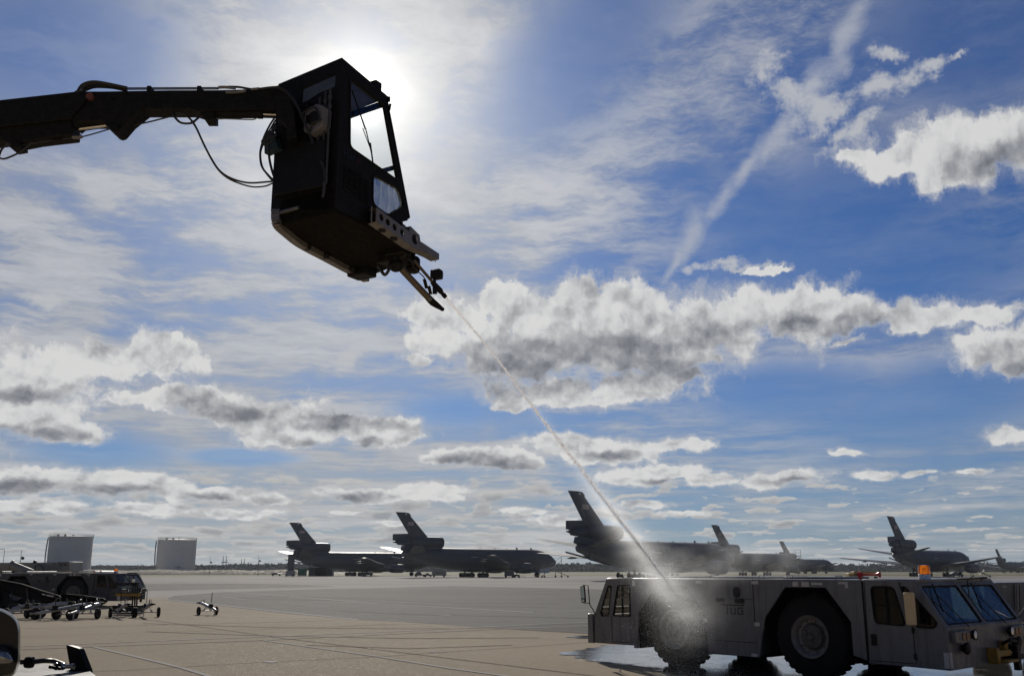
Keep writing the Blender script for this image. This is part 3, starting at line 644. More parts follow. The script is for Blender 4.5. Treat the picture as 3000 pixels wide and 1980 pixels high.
def make_tug(label, group):
    root = empty('tow_tractor', (0, 0, 0), 0, label, 'tow tractor', group)
    top = 1.87
    # centre body with two wheel openings cut through the sides
    a1, a2 = arch(-6.04), arch(-2.74)
    out = [(-7.10, .40), (-7.0, .40)] + a1[1:5] + [(-5.08, .36), (-5.08, .34)] + [(-3.83, .34), (-3.78, .60)] + a2[1:5] + [(-1.80, .50), (-1.52, .42), (-1.52, top), (-7.10, top)]
    b = MB(); b.panel(out, [], S, 0.0, .05); b.panel(out, [], S, TW - .05, TW)
    b.box((-4.31, TW/2, top - .03), (5.58, TW - .1, .06))
    b.box((-4.46, TW/2, .62), (1.20, TW - .1, .5)); body = b.build('body', M['tug'], root, 0.012)
    for c in (-6.04, -2.74):      # raised black arch surrounds and inner wheel wells
        o = arch(c); b = MB(); i = [(x * .0 + c + (x - c) * .985, z if z < .5 else z - .015) for x, z in o]
        b.panel(o, [], S, .062, .07) if False else None
        b.box((c - .95, TW/2, 1.0), (.04, TW - .14, 1.3)); b.box((c + .95, TW/2, 1.0), (.04, TW - .14, 1.3)); b.box((c, TW/2, 1.70), (1.86, TW - .14, .04))
        b.box((c, TW/2, .98), (1.6, TW - 1.7, .95))
        for v0 in (.56, TW - .56): b.panel(o, [], S, v0, v0 + .02)
        b.build('wheel_well', M['tugdark'], root, smooth=False)
    b = MB(); b.box((-4.2, TW/2, .48), (7.2, 1.7, .30)); b.build('chassis', M['tugdark'], root)
    for u in (-6.04, -2.74):
        wheel(root, u, .10, -1); wheel(root, u, TW - .10, 1)
    # panel seams, hatches and stickers on the near side
    for c, d in (((-3.90, -.002, 1.45), (.02, .006, .84)), ((-4.45, -.002, .62), (1.1, .006, .012)), ((-4.2, -.002, 1.47), (.55, .006, .010)), ((-1.52, -.002, 1.1), (.018, .006, 1.5))):
        b = MB(); b.box(c, d); b.build('seam', M['black'], root)
    def grille(u, z, w, h):
        q = MB(); q.panel(rrect(u - w/2, z - h/2, u + w/2, z + h/2, h*.35), [], S, -.010, -.003)
        q.build('vent', M['black'], root)
    grille(-4.30, 1.60, .17, .22); grille(-4.72, 1.44, .22, .08); grille(-4.24, 1.43, .24, .10)
    def sticker(u, z, w, h, name='sticker', m='label'):
        q = MB(); q.box((u, -.003, z), (w, .005, h)); q.build(name, M[m], root, smooth=False)
    for u, z, w, h in ((-5.25,1.80,.15,.055),(-3.85,1.80,.16,.06),(-3.85,.98,.12,.07),(-3.95,.38,.14,.06),(-5.12,1.02,.09,.08),(-2.45,1.79,.24,.045),(-2.92,1.78,.12,.09),(-2.70,1.78,.16,.09),(-1.90,1.81,.20,.04),(-1.83,1.76,.06,.09),(-7.06,1.76,.09,.12)):
        sticker(u, z, w, h)
    q = MB(); th = .022                       # block lettering TUG under a long bar
    q.box((-4.42, -.004, 1.345), (.58, .006, th)); q.box((-4.55, -.004, 1.25), (th, .006, .18))
    q.box((-4.46, -.004, 1.23), (th, .006, .13)); q.box((-4.36, -.004, 1.23), (th, .006, .13)); q.box((-4.41, -.004, 1.17), (.12, .006, th))
    q.box((-4.29, -.004, 1.23), (th, .006, .13)); q.box((-4.23, -.004, 1.17), (.13, .006, th)); q.box((-4.23, -.004, 1.29), (.13, .006, th)); q.box((-4.175, -.004, 1.20), (th, .006, .07)); q.box((-4.20, -.004, 1.235), (.06, .006, th))
    q.build('lettering', M['black'], root, smooth=False)
    # hatches and fittings on the roof
    for u, v, w, d in ((-6.4,1.6,.9,1.5),(-4.8,1.7,1.3,1.8),(-3.2,1.7,1.1,1.6)): q = MB(); q.box((u, v, top + .02), (w, d, .045)); q.build('roof_hatch', M['tug'], root, 0.01)
    for u, v in ((-5.3,.5),(-4.0,.4),(-3.45,.6),(-2.2,.3),(-6.9,.4),(-7.2,.7)):
        q = MB(); q.tube([(u, v, top), (u, v, top + .07), (u + .12, v, top + .07), (u + .12, v, top)], .012, 6); q.build('lifting_eye', M['metal'], root)
    # ---- front cab (full width, raked windscreen)
    cab = MB(); sd = [(-1.50,.38),(-.80,.37),(-.0,.35),(-.0,1.06),(-.50,1.85),(-1.50,1.88)]
    door_w = rpoly([(-1.36,1.83-.07),(-.90,1.76),(-.72,1.06),(-1.33,1.09)], .10); fix_w = rpoly([(-.78,1.76),(-.68,1.76),(-.14,1.14),(-.22,1.04),(-.56,1.05)], .09)
    cab.panel(sd, [door_w, fix_w], S, 0, .05); cab.panel(sd, [door_w, fix_w], S, TW - .05, TW)
    front = lambda a, b, t: Vector((0 - t, a, b))
    low = [(0.05,.35),(TW-.05,.35),(TW-.05,1.06),(.05,1.06)]
    cab.panel(low, [], front, 0, .05)
    sl = Vector((-.50, 0, .79)); sl.normalize()
    ws = lambda a, b, t: Vector((0, a, 1.06)) + sl * b + Vector((-sl.z, 0, sl.x)) * -t
    hgt = .93; w1 = rpoly([(.14,.06),(1.64,.06),(1.64,.84),(.14,.84)], .06); w2 = rpoly([(1.80,.06),(3.30,.06),(3.30,.84),(1.80,.84)], .06)
    cab.panel([(0.05,0),(TW-.05,0),(TW-.05,hgt),(.05,hgt)], [w1, w2], ws, .0, -.05)
    cab.box((-1.0, TW/2, 1.86), (1.02, TW - .1, .05)); cab.box((-1.47, TW/2, 1.1), (.05, TW - .12, 1.5)); cab.box((-.75, TW/2, .42), (1.45, TW - .12, .06))
    cab.build('front_cab', M['tug'], root, 0.012)
    q = MB()
    for w in (door_w, fix_w):
        a, b = Vector(w[0]), None
        cx = sum(p[0] for p in w) / len(w); cz = sum(p[1] for p in w) / len(w); ins = [(cx + (x-cx)*.90, cz + (z-cz)*.93) for x, z in w]
        q.panel(w, [ins], S, -.008, .03)
    for w in (w1, w2):
        cx = sum(p[0] for p in w) / len(w); cz = sum(p[1] for p in w) / len(w); ins = [(cx + (x-cx)*.97, cz + (z-cz)*.95) for x, z in w]
        q.panel(w, [ins], ws, .004, -.03)
    q.box((-1.06, .01, 1.42), (.035, .03, .64)); q.box((-1.06, .012, 1.42), (.55, .02, .02))
    q.build('window_seal', M['rubber'], root)
    for w, fn, mm in ((door_w, S, 'darkglass'), (fix_w, S, 'darkglass'), (w1, ws, 'wetglass'), (w2, ws, 'wetglass')):
        q = MB(); q._add([fn(a, b, .022 if fn is S else -.02) for a, b in w], [tuple(range(len(w)))]); q.build('windscreen' if fn is ws else 'side_window', M[mm], root, smooth=False)
    for w in (door_w, fix_w):
        q = MB(); q._add([S(a, b, TW - .022) for a, b in w], [tuple(range(len(w)))]); q.build('side_window', M['glass'], root, smooth=False)
    for v in (1.0, 2.4): q = MB(); q.box((-1.0, v, .8), (.5, .5, .12)); q.box((-1.28, v, 1.15), (.1, .5, .7)); q.build('seat', M['seat'], root, .03)
    q = MB(); q.box((-.28, TW/2, .98), (.32, TW - .4, .22)); q.build('dashboard', M['seat'], root, .02)
    q = MB()       # door lines and handle
    for a, b in (((-1.49,.43),(-1.47,1.84)),((-.79,1.83),(-.61,1.08)),((-.61,1.08),(-.60,.43)),((-1.49,.43),(-.60,.43))): q.bar(S(*a, -.002), S(*b, -.002), .012, .012)
    for z in (.55, 1.0): q.box((-.60, -.01, z), (.05, .02, .10))
    q.build('door_seam', M['black'], root)
    q = MB(); q.box((-1.36, -.012, .80), (.11, .02, .20)); q.build('door_handle', M['black'], root, .01)
    for v, s in ((.42, 1), (TW - .42, -1)):      # lamp clusters
        q = MB(); q.box((.05, v, .90), (.10, .62, .20)); box = q.build('lamp_box', M['tug'], root, .01)
        q = MB(); q.box((.105, v + .02*s, .90), (.012, .13, .13)); q.box((.105, v + .19*s, .90), (.012, .13, .13)); q.build('tail_lamp', M['redlens'], box, .01)
        q = MB(); q.lathe((.03, v + .46*s, .92), (1, 0, 0), [(0,.05),(.06,.09),(.10,.10),(.10,.075)], 20); hl = q.build('headlight', M['black'], root)
        q = MB(); q.lathe((.125, v + .46*s, .92), (1, 0, 0), [(0,.078),(.012,.06),(.018,.01)], 20); q.build('lens', M['lens'], hl)
        q = MB(); q.lathe((.08, v + .12*s, .70), (1, 0, -.1), [(-.08,.05),(0,.10),(.03,.11),(.05,.08)], 16); q.build('horn', M['black'], root)
    q = MB(); q.box((.10, 1.64, .52), (.20, .12, .28)); q.box((.12, 1.95, .55), (.16, .55, .11)); q.box((.20, 1.95, .42), (.26, .5, .05)); q.box((.08, 2.2, .62), (.12, .14, .28)); q.build('tow_hitch', M['yellow'], root, .015)
    q = MB(); q.box((.14, 2.45, .62), (.24, .18, .12)); q.box((.12, 2.5, .46), (.20, .5, .08)); q.box((.24, 2.35, .40), (.10, .14, .34)); q.tube([(.1,2.05,.7),(.25,2.05,.78),(.25,2.35,.75)], .03, 8); q.build('hitch_coupler', M['black'], root, .01)
    q = MB(); strokes(q, '02A', lambda a, b: Vector((.004, a, b)), 2.72, .62, .09, .15, .018, .045, .006); q.build('number', M['black'], root, smooth=False)
    q = MB(); q.box((-.05, -.004, .52), (.09, .006, .26)); q.box((.003, .06, .52), (.006, .10, .26)); q.build('reflector', M['label'], root, smooth=False)
    for v in (.85, 2.55):     # wipers
        q = MB(); p0 = ws(v, -.02, .03); p1 = ws(v - .45, .62, .05); q.bar(p0, p1, .014, .014); q.bar(ws(v - .62, .30, .03), ws(v - .28, .86, .03), .02, .02); q.build('wiper', M['black'], root)
    q = MB(); q.bar(ws(1.72, .93, .06), ws(3.0, .93, .10), .03, .03); q.bar(ws(1.72,.55,.03), ws(2.1,.93,.08), .018,.018); q.bar(ws(2.3,.93,.02), ws(2.3,.95,.10), .02,.02); q.bar(ws(2.9,.93,.02), ws(2.9,.95,.10), .02,.02); q.build('wiper_linkage', M['black'], root)
    q = MB(); q.tube([(-.05, 3.25, 1.07), (-.02, 3.42, 1.20), (.05, 3.60, 1.35), (.05, 3.62, 1.62)], .014, 6); q.build('mirror_arm', M['metal'], root)
    q = MB(); q.tube([(-.55, .0, 1.50), (-.50, -.19, 1.62), (-.50, -.19, 1.15), (-.55, .0, 1.15)], .014, 6); q.build('mirror_arm', M['metal'], root)
    q = MB(); q.box((-.50, -.26, 1.38), (.18, .10, .56), rz=R(20)); mr = q.build('mirror', M['beige'], root, .02)
    # beacon and horn on the roof
    q = MB(); q.lathe((-.47, .36, 1.88), (0, 0, 1), [(0,.115),(.02,.11),(.09,.105),(.10,.115)], 28); bc = q.build('beacon', M['chrome'], root)
    q = MB(); q.lathe((-.47, .36, 1.98), (0, 0, 1), [(0,.112),(.03,.108),(.13,.100),(.155,.085),(.16,.02)], 28); q.build('beacon_dome', M['amber'], bc)
    q = MB(); q.lathe((-.47, .36, 1.99), (0, 0, 1), [(0,.02),(.06,.035),(.09,.035),(.10,.015)], 12); q.build('bulb', M['chrome'], bc)
    q = MB(); q.lathe((-1.72, .7, 1.965), (1, 0, 0), [(-.22,.05),(-.16,.05),(-.14,.02),(.12,.018),(.20,.05),(.22,.062),(.225,.03)], 16); q.box((-1.9,.7,1.91),(.05,.05,.08)); q.build('air_horn', M['red'], root)
    # ---- rear cab
    r = MB(); rs = [(-7.10,.40),(-7.10,1.86),(-7.88,1.86),(-8.28,1.05),(-8.28,.40)]
    dw = rpoly([(-7.16,1.72),(-7.55,1.72),(-7.72,1.02),(-7.16,1.02)], .06); fw = rpoly([(-7.72,1.70),(-7.84,1.70),(-8.10,1.10),(-8.06,1.0),(-7.84,1.02)], .05)
    r.panel(rs, [dw, fw], S, 0, .05); r.panel(rs, [dw, fw], S, TW - .05, TW)
    rf = lambda a, b, t: Vector((-8.28 + t, a, b)); r.panel([(.05,.40),(TW-.05,.40),(TW-.05,1.05),(.05,1.05)], [], rf, 0, .05)
    sl2 = Vector((.40, 0, .81)).normalized(); ws2 = lambda a, b, t: Vector((-8.28, a, 1.05)) + sl2 * b + Vector((sl2.z, 0, -sl2.x)) * t
    v1 = rpoly([(.14,.08),(1.64,.08),(1.64,.80),(.14,.80)], .06); v2 = rpoly([(1.80,.08),(3.30,.08),(3.30,.80),(1.80,.80)], .06)
    r.panel([(.05,0),(TW-.05,0),(TW-.05,.90),(.05,.90)], [v1, v2], ws2, 0, .05)
    r.box((-7.48, TW/2, 1.85), (.80, TW-.1, .05)); r.box((-7.7, TW/2, .44), (1.1, TW-.12, .06)); r.box((-8.36, TW/2, .72), (.14, TW - .3, .62)); r.box((-8.42,.10,.72),(.16,.20,.66)); r.box((-8.42,TW-.10,.72),(.16,.20,.66))
    r.build('rear_cab', M['tug'], root, .012)
    q = MB()
    for w in (dw, fw):
        cx = sum(p[0] for p in w) / len(w); cz = sum(p[1] for p in w) / len(w); ins = [(cx + (x-cx)*.88, cz + (z-cz)*.93) for x, z in w]
        q.panel(w, [ins], S, -.006, .03)
    q.box((-7.42, .012, 1.37), (.03, .03, .70)); q.box((-7.16-.03,.0,1.37),(.03,.02,.7)); q.build('window_seal', M['rubber'], root)
    for w in (dw, fw):
        for t in (.02, TW - .02):
            q = MB(); q._add([S(a, b, t) for a, b in w], [tuple(range(len(w)))]); q.build('side_window', M['glass'], root, smooth=False)
    for w in (v1, v2):
        q = MB(); q._add([ws2(a, b, .02) for a, b in w], [tuple(range(len(w)))]); q.build('windscreen', M['glass'], root, smooth=False)
    q = MB(); c = Vector((-7.72, .95, 1.22)); ax = Vector((-.45, 0, .9)).normalized(); e1 = Vector((0, 1, 0)); e2 = ax.cross(e1); ring = [c + (e1*math.cos(t*R(15)) + e2*math.sin(t*R(15)))*.24 for t in range(25)]
    q.tube(ring, .018, 6, False)
    for k in range(3): q.bar(c, c + (e1*math.cos(k*2.1+.4) + e2*math.sin(k*2.1+.4))*.24, .025)
    q.tube([c, c - ax*.5], .03, 8); q.build('steering_wheel', M['seat'], root)
    q = MB(); q.box((-7.95, TW/2, .98), (.25, TW-.5, .14)); q.box((-7.3,.9,.78),(.45,.5,.12)); q.build('dashboard', M['seat'], root, .02)
    q = MB(); q.bar(S(-7.74,.44,-.002), S(-7.74,1.02,-.002), .010); q.bar(S(-7.74,.46,-.002), S(-7.10,.46,-.002), .010); q.build('door_seam', M['black'], root)
    q = MB(); q.tube([(-8.26,.0,1.04),(-8.20,-.12,1.14),(-8.20,-.24,1.26),(-8.22,-.27,1.70),(-8.35,-.30,1.71)], .013, 6); q.tube([(-8.20,-.25,1.30),(-8.35,-.30,1.30)], .01, 6); q.build('mirror_arm', M['black'], root)
    q = MB(); q.box((-8.35,-.30,1.50), (.14,.03,.38), ry=R(-5)); mr = q.build('mirror', M['black'], root, .01)
    q = MB(); q.box((-8.35,-.318,1.54), (.10,.006,.26), ry=R(-5)); q.box((-8.34,-.318,1.355), (.085,.006,.06), ry=R(-5)); q.build('mirror_glass', mat('mirror_glass', (.35,.5,.65), .08, 1.0, .03, 4, rvar=.02), mr)
    q = MB()
    for u, v in ((-7.7,.35),(-7.5,.5),(-7.25,.6)): q.lathe((u, v, 1.92), (-1,0,.1), [(0,.04),(.10,.04),(.12,.07),(.13,.05)], 12); q.box((u+.02,v,1.885),(.04,.04,.05))
    q.build('roof_lamp', M['black'], root)
    q = MB(); q.box((-7.02,.0,.40),(.12,.06,.10)); q.build('step', M['tug'], root, .01)
    return root
yaw = R(-46.83)
tug = make_tug('grey low tow tractor being hosed down, wet windscreens and amber beacon in front', 'grey tow tractors')
tug.location = (7.60, 17.84, 0); tug.rotation_euler = (0, 0, yaw)
# ================================================================ de-icing boom with its enclosed operator cab
CA = R(31); CS = Vector((math.sin(CA), math.cos(CA), 0)); CM = Vector((-math.cos(CA), math.sin(CA), 0))
CN = ony(982, 615.7, 11.0)
def K_(s_, m_, z_): return CN + CS * s_ + CM * m_ + Vector((0, 0, z_))
boom = empty('deicing_boom', CN, 0, 'black articulated de-icing boom carrying an enclosed operator cab in front of the sun', 'boom lift')
bpy.context.view_layer.update()
def bp(mb, name, m, parent=None, bevel=0.0, smooth=True):
    """build a part given in world coordinates under the boom (or under one of its parts)"""
    mb.bm.transform(Matrix.Translation(-CN)); return mb.build(name, m, parent or boom, bevel, smooth)
RT = lambda a, b, t: K_(a, t, b)
def slope(s_): return 0
# side walls
sideo = [(0,.02),(0,1.97),(.91,1.85),(1.45,.35),(1.22,.21),(.60,.24),(.60,.02)]
win1 = rpoly([(.15,1.82),(.86,1.74),(1.20,.78),(.20,.88)], .07); win2 = rpoly([(.66,.71),(.68,.30),(1.00,.25),(1.36,.50),(1.24,.70)], .08)
CW = 1.06
b = MB(); b.panel(sideo, [win1, win2], RT, 0, .045)
far = [(a, z - .05) for a, z in sideo]
b.panel([(0,.19),(0,1.90),(.91,1.79),(1.45,.33),(1.22,.20)], [rpoly([(.15,1.66),(.80,1.62),(1.14,.78),(.15,.82)], .08), rpoly([(.66,.68),(.68,.34),(1.00,.30),(1.30,.50),(1.18,.66)], .06)], RT, CW - .045, CW)
back = lambda a, z, t: K_(t, a, z)
bw = rpoly([(.09,1.82),(.09,1.63),(.34,1.62),(.66,1.52),(.66,1.76)], .03)
b.panel([(.045,.02),(CW-.045,.19),(CW-.045,1.90),(.045,1.965)], [bw], back, 0, .045)
# roof, header and corner posts of the raked front
b._add([K_(0,0,1.97),K_(.91,0,1.85),K_(.91,CW,1.79),K_(0,CW,1.90),K_(0,0,2.0),K_(.95,0,1.88),K_(.95,CW,1.82),K_(0,CW,1.93)], [(0,1,2,3),(7,6,5,4),(0,4,5,1),(1,5,6,2),(2,6,7,3),(3,7,4,0)])
for m_ in (.03, CW - .03): b.bar(K_(.91, m_, 1.80), K_(1.45, m_, .36), .06, .05)
b.bar(K_(.93, 0.03, 1.80), K_(.93, CW-.03, 1.76), .05, .07); b.bar(K_(1.20,.03,1.0), K_(1.20,CW-.03,.98), .04, .05); b.bar(K_(1.43,.03,.36), K_(1.43,CW-.03,.36), .05, .06)
cab = bp(b, 'operator_cab', M['cabdark'], None, .006)
q = MB(); q._add([K_(.02,.03,1.955),K_(.89,.03,1.83),K_(.89,CW-.03,1.775),K_(.02,CW-.03,1.885)], [(0,1,2,3)]); bp(q, 'roof_lining', M['lining'], cab, 0, False)
def pane(pts, name='window_pane', mm='glass'):
    q = MB(); q._add(pts, [tuple(range(len(pts)))]); return bp(q, name, M[mm], cab, 0, False)
pane([K_(a, .025, z) for a, z in win1]); pane([K_(a, .025, z) for a, z in win2], 'window_pane', 'fogglass'); pane([K_(.02, a, z) for a, z in bw])
pane([K_(.93,.05,1.78),K_(.93,CW-.05,1.74),K_(1.43,CW-.05,.38),K_(1.43,.05,.38)], 'windscreen')
for w in (win1, win2):     # rubber seals
    q = MB(); cx = sum(p[0] for p in w)/len(w); cz = sum(p[1] for p in w)/len(w); q.panel(w, [[(cx+(x-cx)*.95, cz+(z-cz)*.96) for x, z in w]], RT, -.012, .02); bp(q, 'window_seal', M['rubber'], cab)
# base housing and belly plate
b = MB(); pl = [(0,0),(0,.86),(.5,1.06),(2.24,1.34),(2.22,1.14),(1.95,.30),(1.72,.05),(.0,.0)][:-1]
fz = lambda a, c, t: K_(a, c, t)
b.prism(pl, fz, -.02, .03); b.prism([(0,.02),(0,.90),(.5,1.02),(1.35,1.02),(1.40,.06)], fz, .03, .30)
bp(b, 'belly_plate', M['under'], None, .006)
q = MB()        # bumper rail wrapping the far side of the floor
pts = spline([K_(-.03,.93,.16), K_(-.05,.92,.08), K_(-.02,.91,-.02), K_(.22,.98,-.05), K_(.62,1.12,-.05), K_(1.2,1.22,-.05), K_(1.8,1.32,-.05), K_(2.30,1.40,-.05)], 5)
for i in range(len(pts) - 1): q.bar(pts[i], pts[i+1], .10, .075)
bp(q, 'bumper_rail', M['alu'], None, 0)
for s_, m_, r in ((.75,1.12,.05),(1.15,1.16,.05),(1.80,1.24,.05)):
    q = MB(); q.lathe(K_(s_, m_, -.09), (0,0,1), [(0,r*.7),(.03,r),(.06,r)], 14); bp(q, 'rail_bolt', M['black'])
q = MB(); q.box(K_(1.98,1.22,-.07), (.34,.26,.12), rz=-CA); bp(q, 'rail_bracket', M['black'], None, .02)
q = MB(); q.tube([K_(-.02,1.0,.20), K_(-.03,.97,.12), K_(-.04,.55,.13)], .025, 8); bp(q, 'drain_pipe', M['metal'])
# side light bar: aluminium channel with round openings
b = MB(); circ = lambda c, z, r: [(c + r*math.cos(k*math.pi/8), z + r*math.sin(k*math.pi/8)) for k in range(16)]
def zz(s_): return .205 - (s_-.6) * .165
bo = [(.60,zz(.6)-.19),(.60,zz(.6)),(1.27,zz(1.27)),(1.30,zz(1.3)+.085),(1.50,zz(1.5)+.055),(1.52,zz(1.52)-.02),(1.95,zz(1.95)),(1.95,zz(1.95)-.085),(1.80,zz(1.80)-.10),(1.35,zz(1.35)-.175)]
hl = [circ(.70,zz(.70)-.085,.045),circ(.83,zz(.83)-.085,.045),circ(.97,zz(.97)-.085,.045),circ(1.13,zz(1.13)-.085,.045),circ(1.40,zz(1.40)-.05,.068)]
b.panel(bo, hl, RT, -.14, -.125)
for i in range(len(bo)):
    a, c = bo[i], bo[(i+1) % len(bo)]; b.bar(K_(a[0], -.07, a[1]), K_(c[0], -.07, c[1]), .012, .13) if abs(a[0]-c[0]) < .06 else b._add([K_(a[0],-.135,a[1]),K_(c[0],-.135,c[1]),K_(c[0],.0,c[1]),K_(a[0],0,a[1])], [(0,1,2,3)])
lb = bp(b, 'lamp_channel', M['alu'], None, .002)
for h in hl:
    q = MB(); cx = sum(p[0] for p in h)/16; cz = sum(p[1] for p in h)/16; r = (max(p[0] for p in h) - cx); q.lathe(K_(cx, -.05, cz), tuple(-CM), [(0,.01),(.0,r*1.1),(.07,r*1.1)], 16); bp(q, 'lamp', M['black'], lb)
for s_ in (.82, 1.06):
    q = MB(); q.lathe(K_(s_, -.06, zz(s_)-.20), (0,0,1), [(0,.045),(.015,.05),(.03,.05)], 16); bp(q, 'lamp', M['black'], lb)
# louvres on the side wall
q = MB()
for c in range(5):
    for r_ in range(9):
        s0 = .12 + c * .10; z0 = .33 + r_ * .036 - c * .012
        q.bar(K_(s0, -.008, z0), K_(s0 + .075, -.008, z0 - .012), .016, .014)
bp(q, 'vent_louvre', M['black'], cab)
SEG.update({'i': 'c', 'r': 'eg', 'P': 'abefg'}); M['pipe'] = mat('dark_plumbing', (.05,.05,.055), .5, .3)
q = MB(); strokes(q, 'Air', lambda a, c: K_(a, -.004, c), .12, .74, .05, .09, .012, .025, .006); bp(q, 'lettering', mat('blue_lettering', (.008,.012,.04), .5), cab, 0, False)
q = MB(); strokes(q, 'P', lambda a, c: K_(a, -.004, c), .36, .70, .05, .09, .012, .025, .006); bp(q, 'lettering', mat('red_lettering', (.04,.008,.01), .5), cab, 0, False)
# wiper and roof lamps
q = MB(); q.bar(K_(.19,-.02,1.64), K_(.46,-.03,1.22), .014); q.bar(K_(.46,-.03,1.24), K_(.63,-.02,.90), .010); q.bar(K_(.42,-.02,1.22), K_(.60,-.02,.98), .008); q.bar(K_(.57,-.025,1.08), K_(.64,-.02,.84), .018); bp(q, 'wiper', M['black'], cab)
q = MB(); q.bar(K_(.40,.9,1.25), K_(1.1,.5,.95), .012); q.bar(K_(.50,.9,1.30), K_(1.12,.5,1.02), .008); bp(q, 'grab_rail', M['black'], cab)
q = MB(); q.bar(K_(.74,.6,.52), K_(1.28,.6,.66), .012); bp(q, 'foot_rail', M['black'], cab)
q = MB(); q.box(K_(.80,.14,1.99), (.17,.13,.14), rz=-CA); q.bar(K_(.80,.14,1.88), K_(.80,.14,1.95), .03); bp(q, 'work_lamp', M['black'], cab, .02)
q = MB(); q.box(K_(.93,-.01,1.84), (.035,.03,.07), rz=-CA); q.box(K_(.955,-.01,1.74), (.025,.03,.09), rz=-CA, ry=.2); bp(q, 'marker_lamp', M['black'], cab, .006)
# inside: console, joysticks and seat
q = MB(); q.box(K_(.38,.35,.80), (.5,.5,.08), rz=-CA); co = bp(q, 'console', M['seat'], cab, .03)
for s_, m_, z_ in ((.24,.13,.97),(.35,.14,.93),(.47,.13,.90)):
    q = MB(); q.ico(K_(s_,m_,z_), .05, 2, (1,.8,1.1)); q.bar(K_(s_,m_,.80), K_(s_,m_,z_), .03); bp(q, 'joystick', M['seat'], co)
q = MB(); q.box(K_(1.08,.52,.30), (.18,.25,.22), rz=-CA); q.box(K_(.90,.35,.33), (.10,.12,.16), rz=-CA); bp(q, 'pedal_box', M['metal'], cab, .01)
# ---- plumbing on the back wall
for m_, z0, z1 in ((.10,1.58,.40),(.17,1.55,.45),(.26,1.50,.52)):
    q = MB(); q.tube(spline([K_(-.05,m_+.02,z1-.05), K_(-.07,m_,z1), K_(-.07,m_,1.0), K_(-.07,m_,z0)], 3), .016, 8)
    for z_ in (z0 - .12, z0 - .24): q.lathe(K_(-.07,m_,z_), (0,0,1), [(-.03,.022),(0,.03),(.03,.022)], 8)
    bp(q, 'pipe', M['pipe'])
q = MB(); q.prism(rpoly([(.10,1.30),(.22,1.36),(.40,1.29),(.41,1.04),(.30,.97),(.16,1.02),(.11,1.06)], .03), back, -.18, -.02); tk = bp(q, 'washer_tank', mat('translucent_plastic', (.12,.12,.135), .6), None, .01)
q = MB(); q.lathe(K_(-.18,.25,1.17), tuple(-CS), [(0,.09),(.015,.09),(.02,.075)], 24); q.box(K_(-.20,.33,1.17), (.03,.04,.10), rz=-CA); bp(q, 'strap', M['black'], tk)
q = MB(); q.tube(spline([K_(-.20,.44,1.25), K_(-.21,.34,1.29), K_(-.21,.22,1.30), K_(-.21,.15,1.2), K_(-.21,.13,1.1)], 5), .012, 6); q.tube(spline([K_(-.20,.28,1.0), K_(-.21,.24,1.08), K_(-.21,.15,1.10), K_(-.2,.10,1.12)], 5), .012, 6); bp(q, 'tank_hose', M['hose'], tk)
q = MB(); q.box(K_(-.06,.55,1.05), (.10,.75,1.35), rz=-CA) if False else q.prism([(.12,.30),(.95,.34),(.98,1.40),(.45,1.50),(.42,.95),(.12,.9)], back, -.10, -.01); bp(q, 'service_panel', M['black'], None, .01)
q = MB(); q.prism([(.80,.90),(1.03,.88),(1.05,1.08),(.98,1.20),(.86,1.06)], back, -.20, -.10); bp(q, 'junction_box', mat('teal_box', (.012,.035,.05), .7), None, .01)
# ---- boom sections, laid in one vertical plane
BY = 11.0
def PX(pts, y0, th):
    b = MB(); n = len(pts); vs = [ony(x, y, y0) for x, y in pts]; vs2 = [v + Vector((0, th, 0)) for v in vs]
    b._add(vs + vs2, [tuple(range(n)), tuple(range(2*n-1, n-1, -1))] + [(i, (i+1) % n, n+(i+1) % n, n+i) for i in range(n)]); return b
lo = bp(PX([(-260,322),(0,293),(228,267.5),(256,268),(268,277),(210,340),(209,347),(0,370),(-260,402)], BY, .34), 'lower_boom', M['boom'], None, .01)
bp(PX([(-260,408),(-200,398),(0,362),(209,346),(213,372),(212,396),(150,403),(100,409),(60,417),(34,420),(10,414),(0,409),(-120,425),(-260,436)], BY + .06, .24), 'lift_cylinder', M['boom'], None, .02)
bp(PX([(27,417),(58,411),(61,430),(31,435)], BY + .05, .2), 'cylinder_mount', M['boom'], None, .01)
up = bp(PX([(256,268),(300,268),(500,264.5),(640,264),(735,262),(800,256),(812,250),(835,258),(850,300),(812,321),(740,319),(600,325),(585,326),(560,318),(418,318),(375,352),(348,383),(337,387),(328,384),(305,362),(295,352),(262,352),(225,358),(213,368),(212,345),(255,300)], BY + .03, .26), 'upper_boom', M['boom'], None, .008)
bp(PX([(812,250),(828,252),(845,268),(853,300),(862,330),(868,400),(842,408),(838,370),(822,350),(808,345),(806,300)], BY + .0, .30), 'boom_knuckle', M['boom'], None, .01)
bp(PX([(405,346),(440,333),(590,331),(592,322),(560,317),(430,317),(372,352)], BY + .30, .05), 'cable_tray', M['boom'])
q = MB(); q.lathe(ony(337,372,BY+.0), (0,1,0), [(0,.03),(.31,.03)], 16); bp(q, 'pivot_pin', M['boom'])
q = MB(); q.lathe(ony(262,281,BY-.02), (0,1,0), [(0,.045),(.38,.045)], 16); bp(q, 'pivot_pin', mat('rusty_pin', (.12,.04,.03), .6))
def tubepx(name, pts, rpx, y, m, parent=None, n=5, sm=True):
    P = [ony(p[0], p[1], y + (p[2] if len(p) > 2 else 0)) for p in pts]
    q = MB(); q.tube(spline(P, n) if sm else P, rpx * .00425, 8); return bp(q, name, M[m], parent)
tubepx('piston_rod', [(213,381),(322,367)], 4.6, BY + .18, 'chrome', sm=False)
tubepx('levelling_cylinder', [(600,335),(700,335),(702,335),(766,335)], 13.2, BY + .15, 'boom', sm=False)
tubepx('piston_rod', [(767,335),(812,337)], 3.4, BY + .15, 'chrome', sm=False)
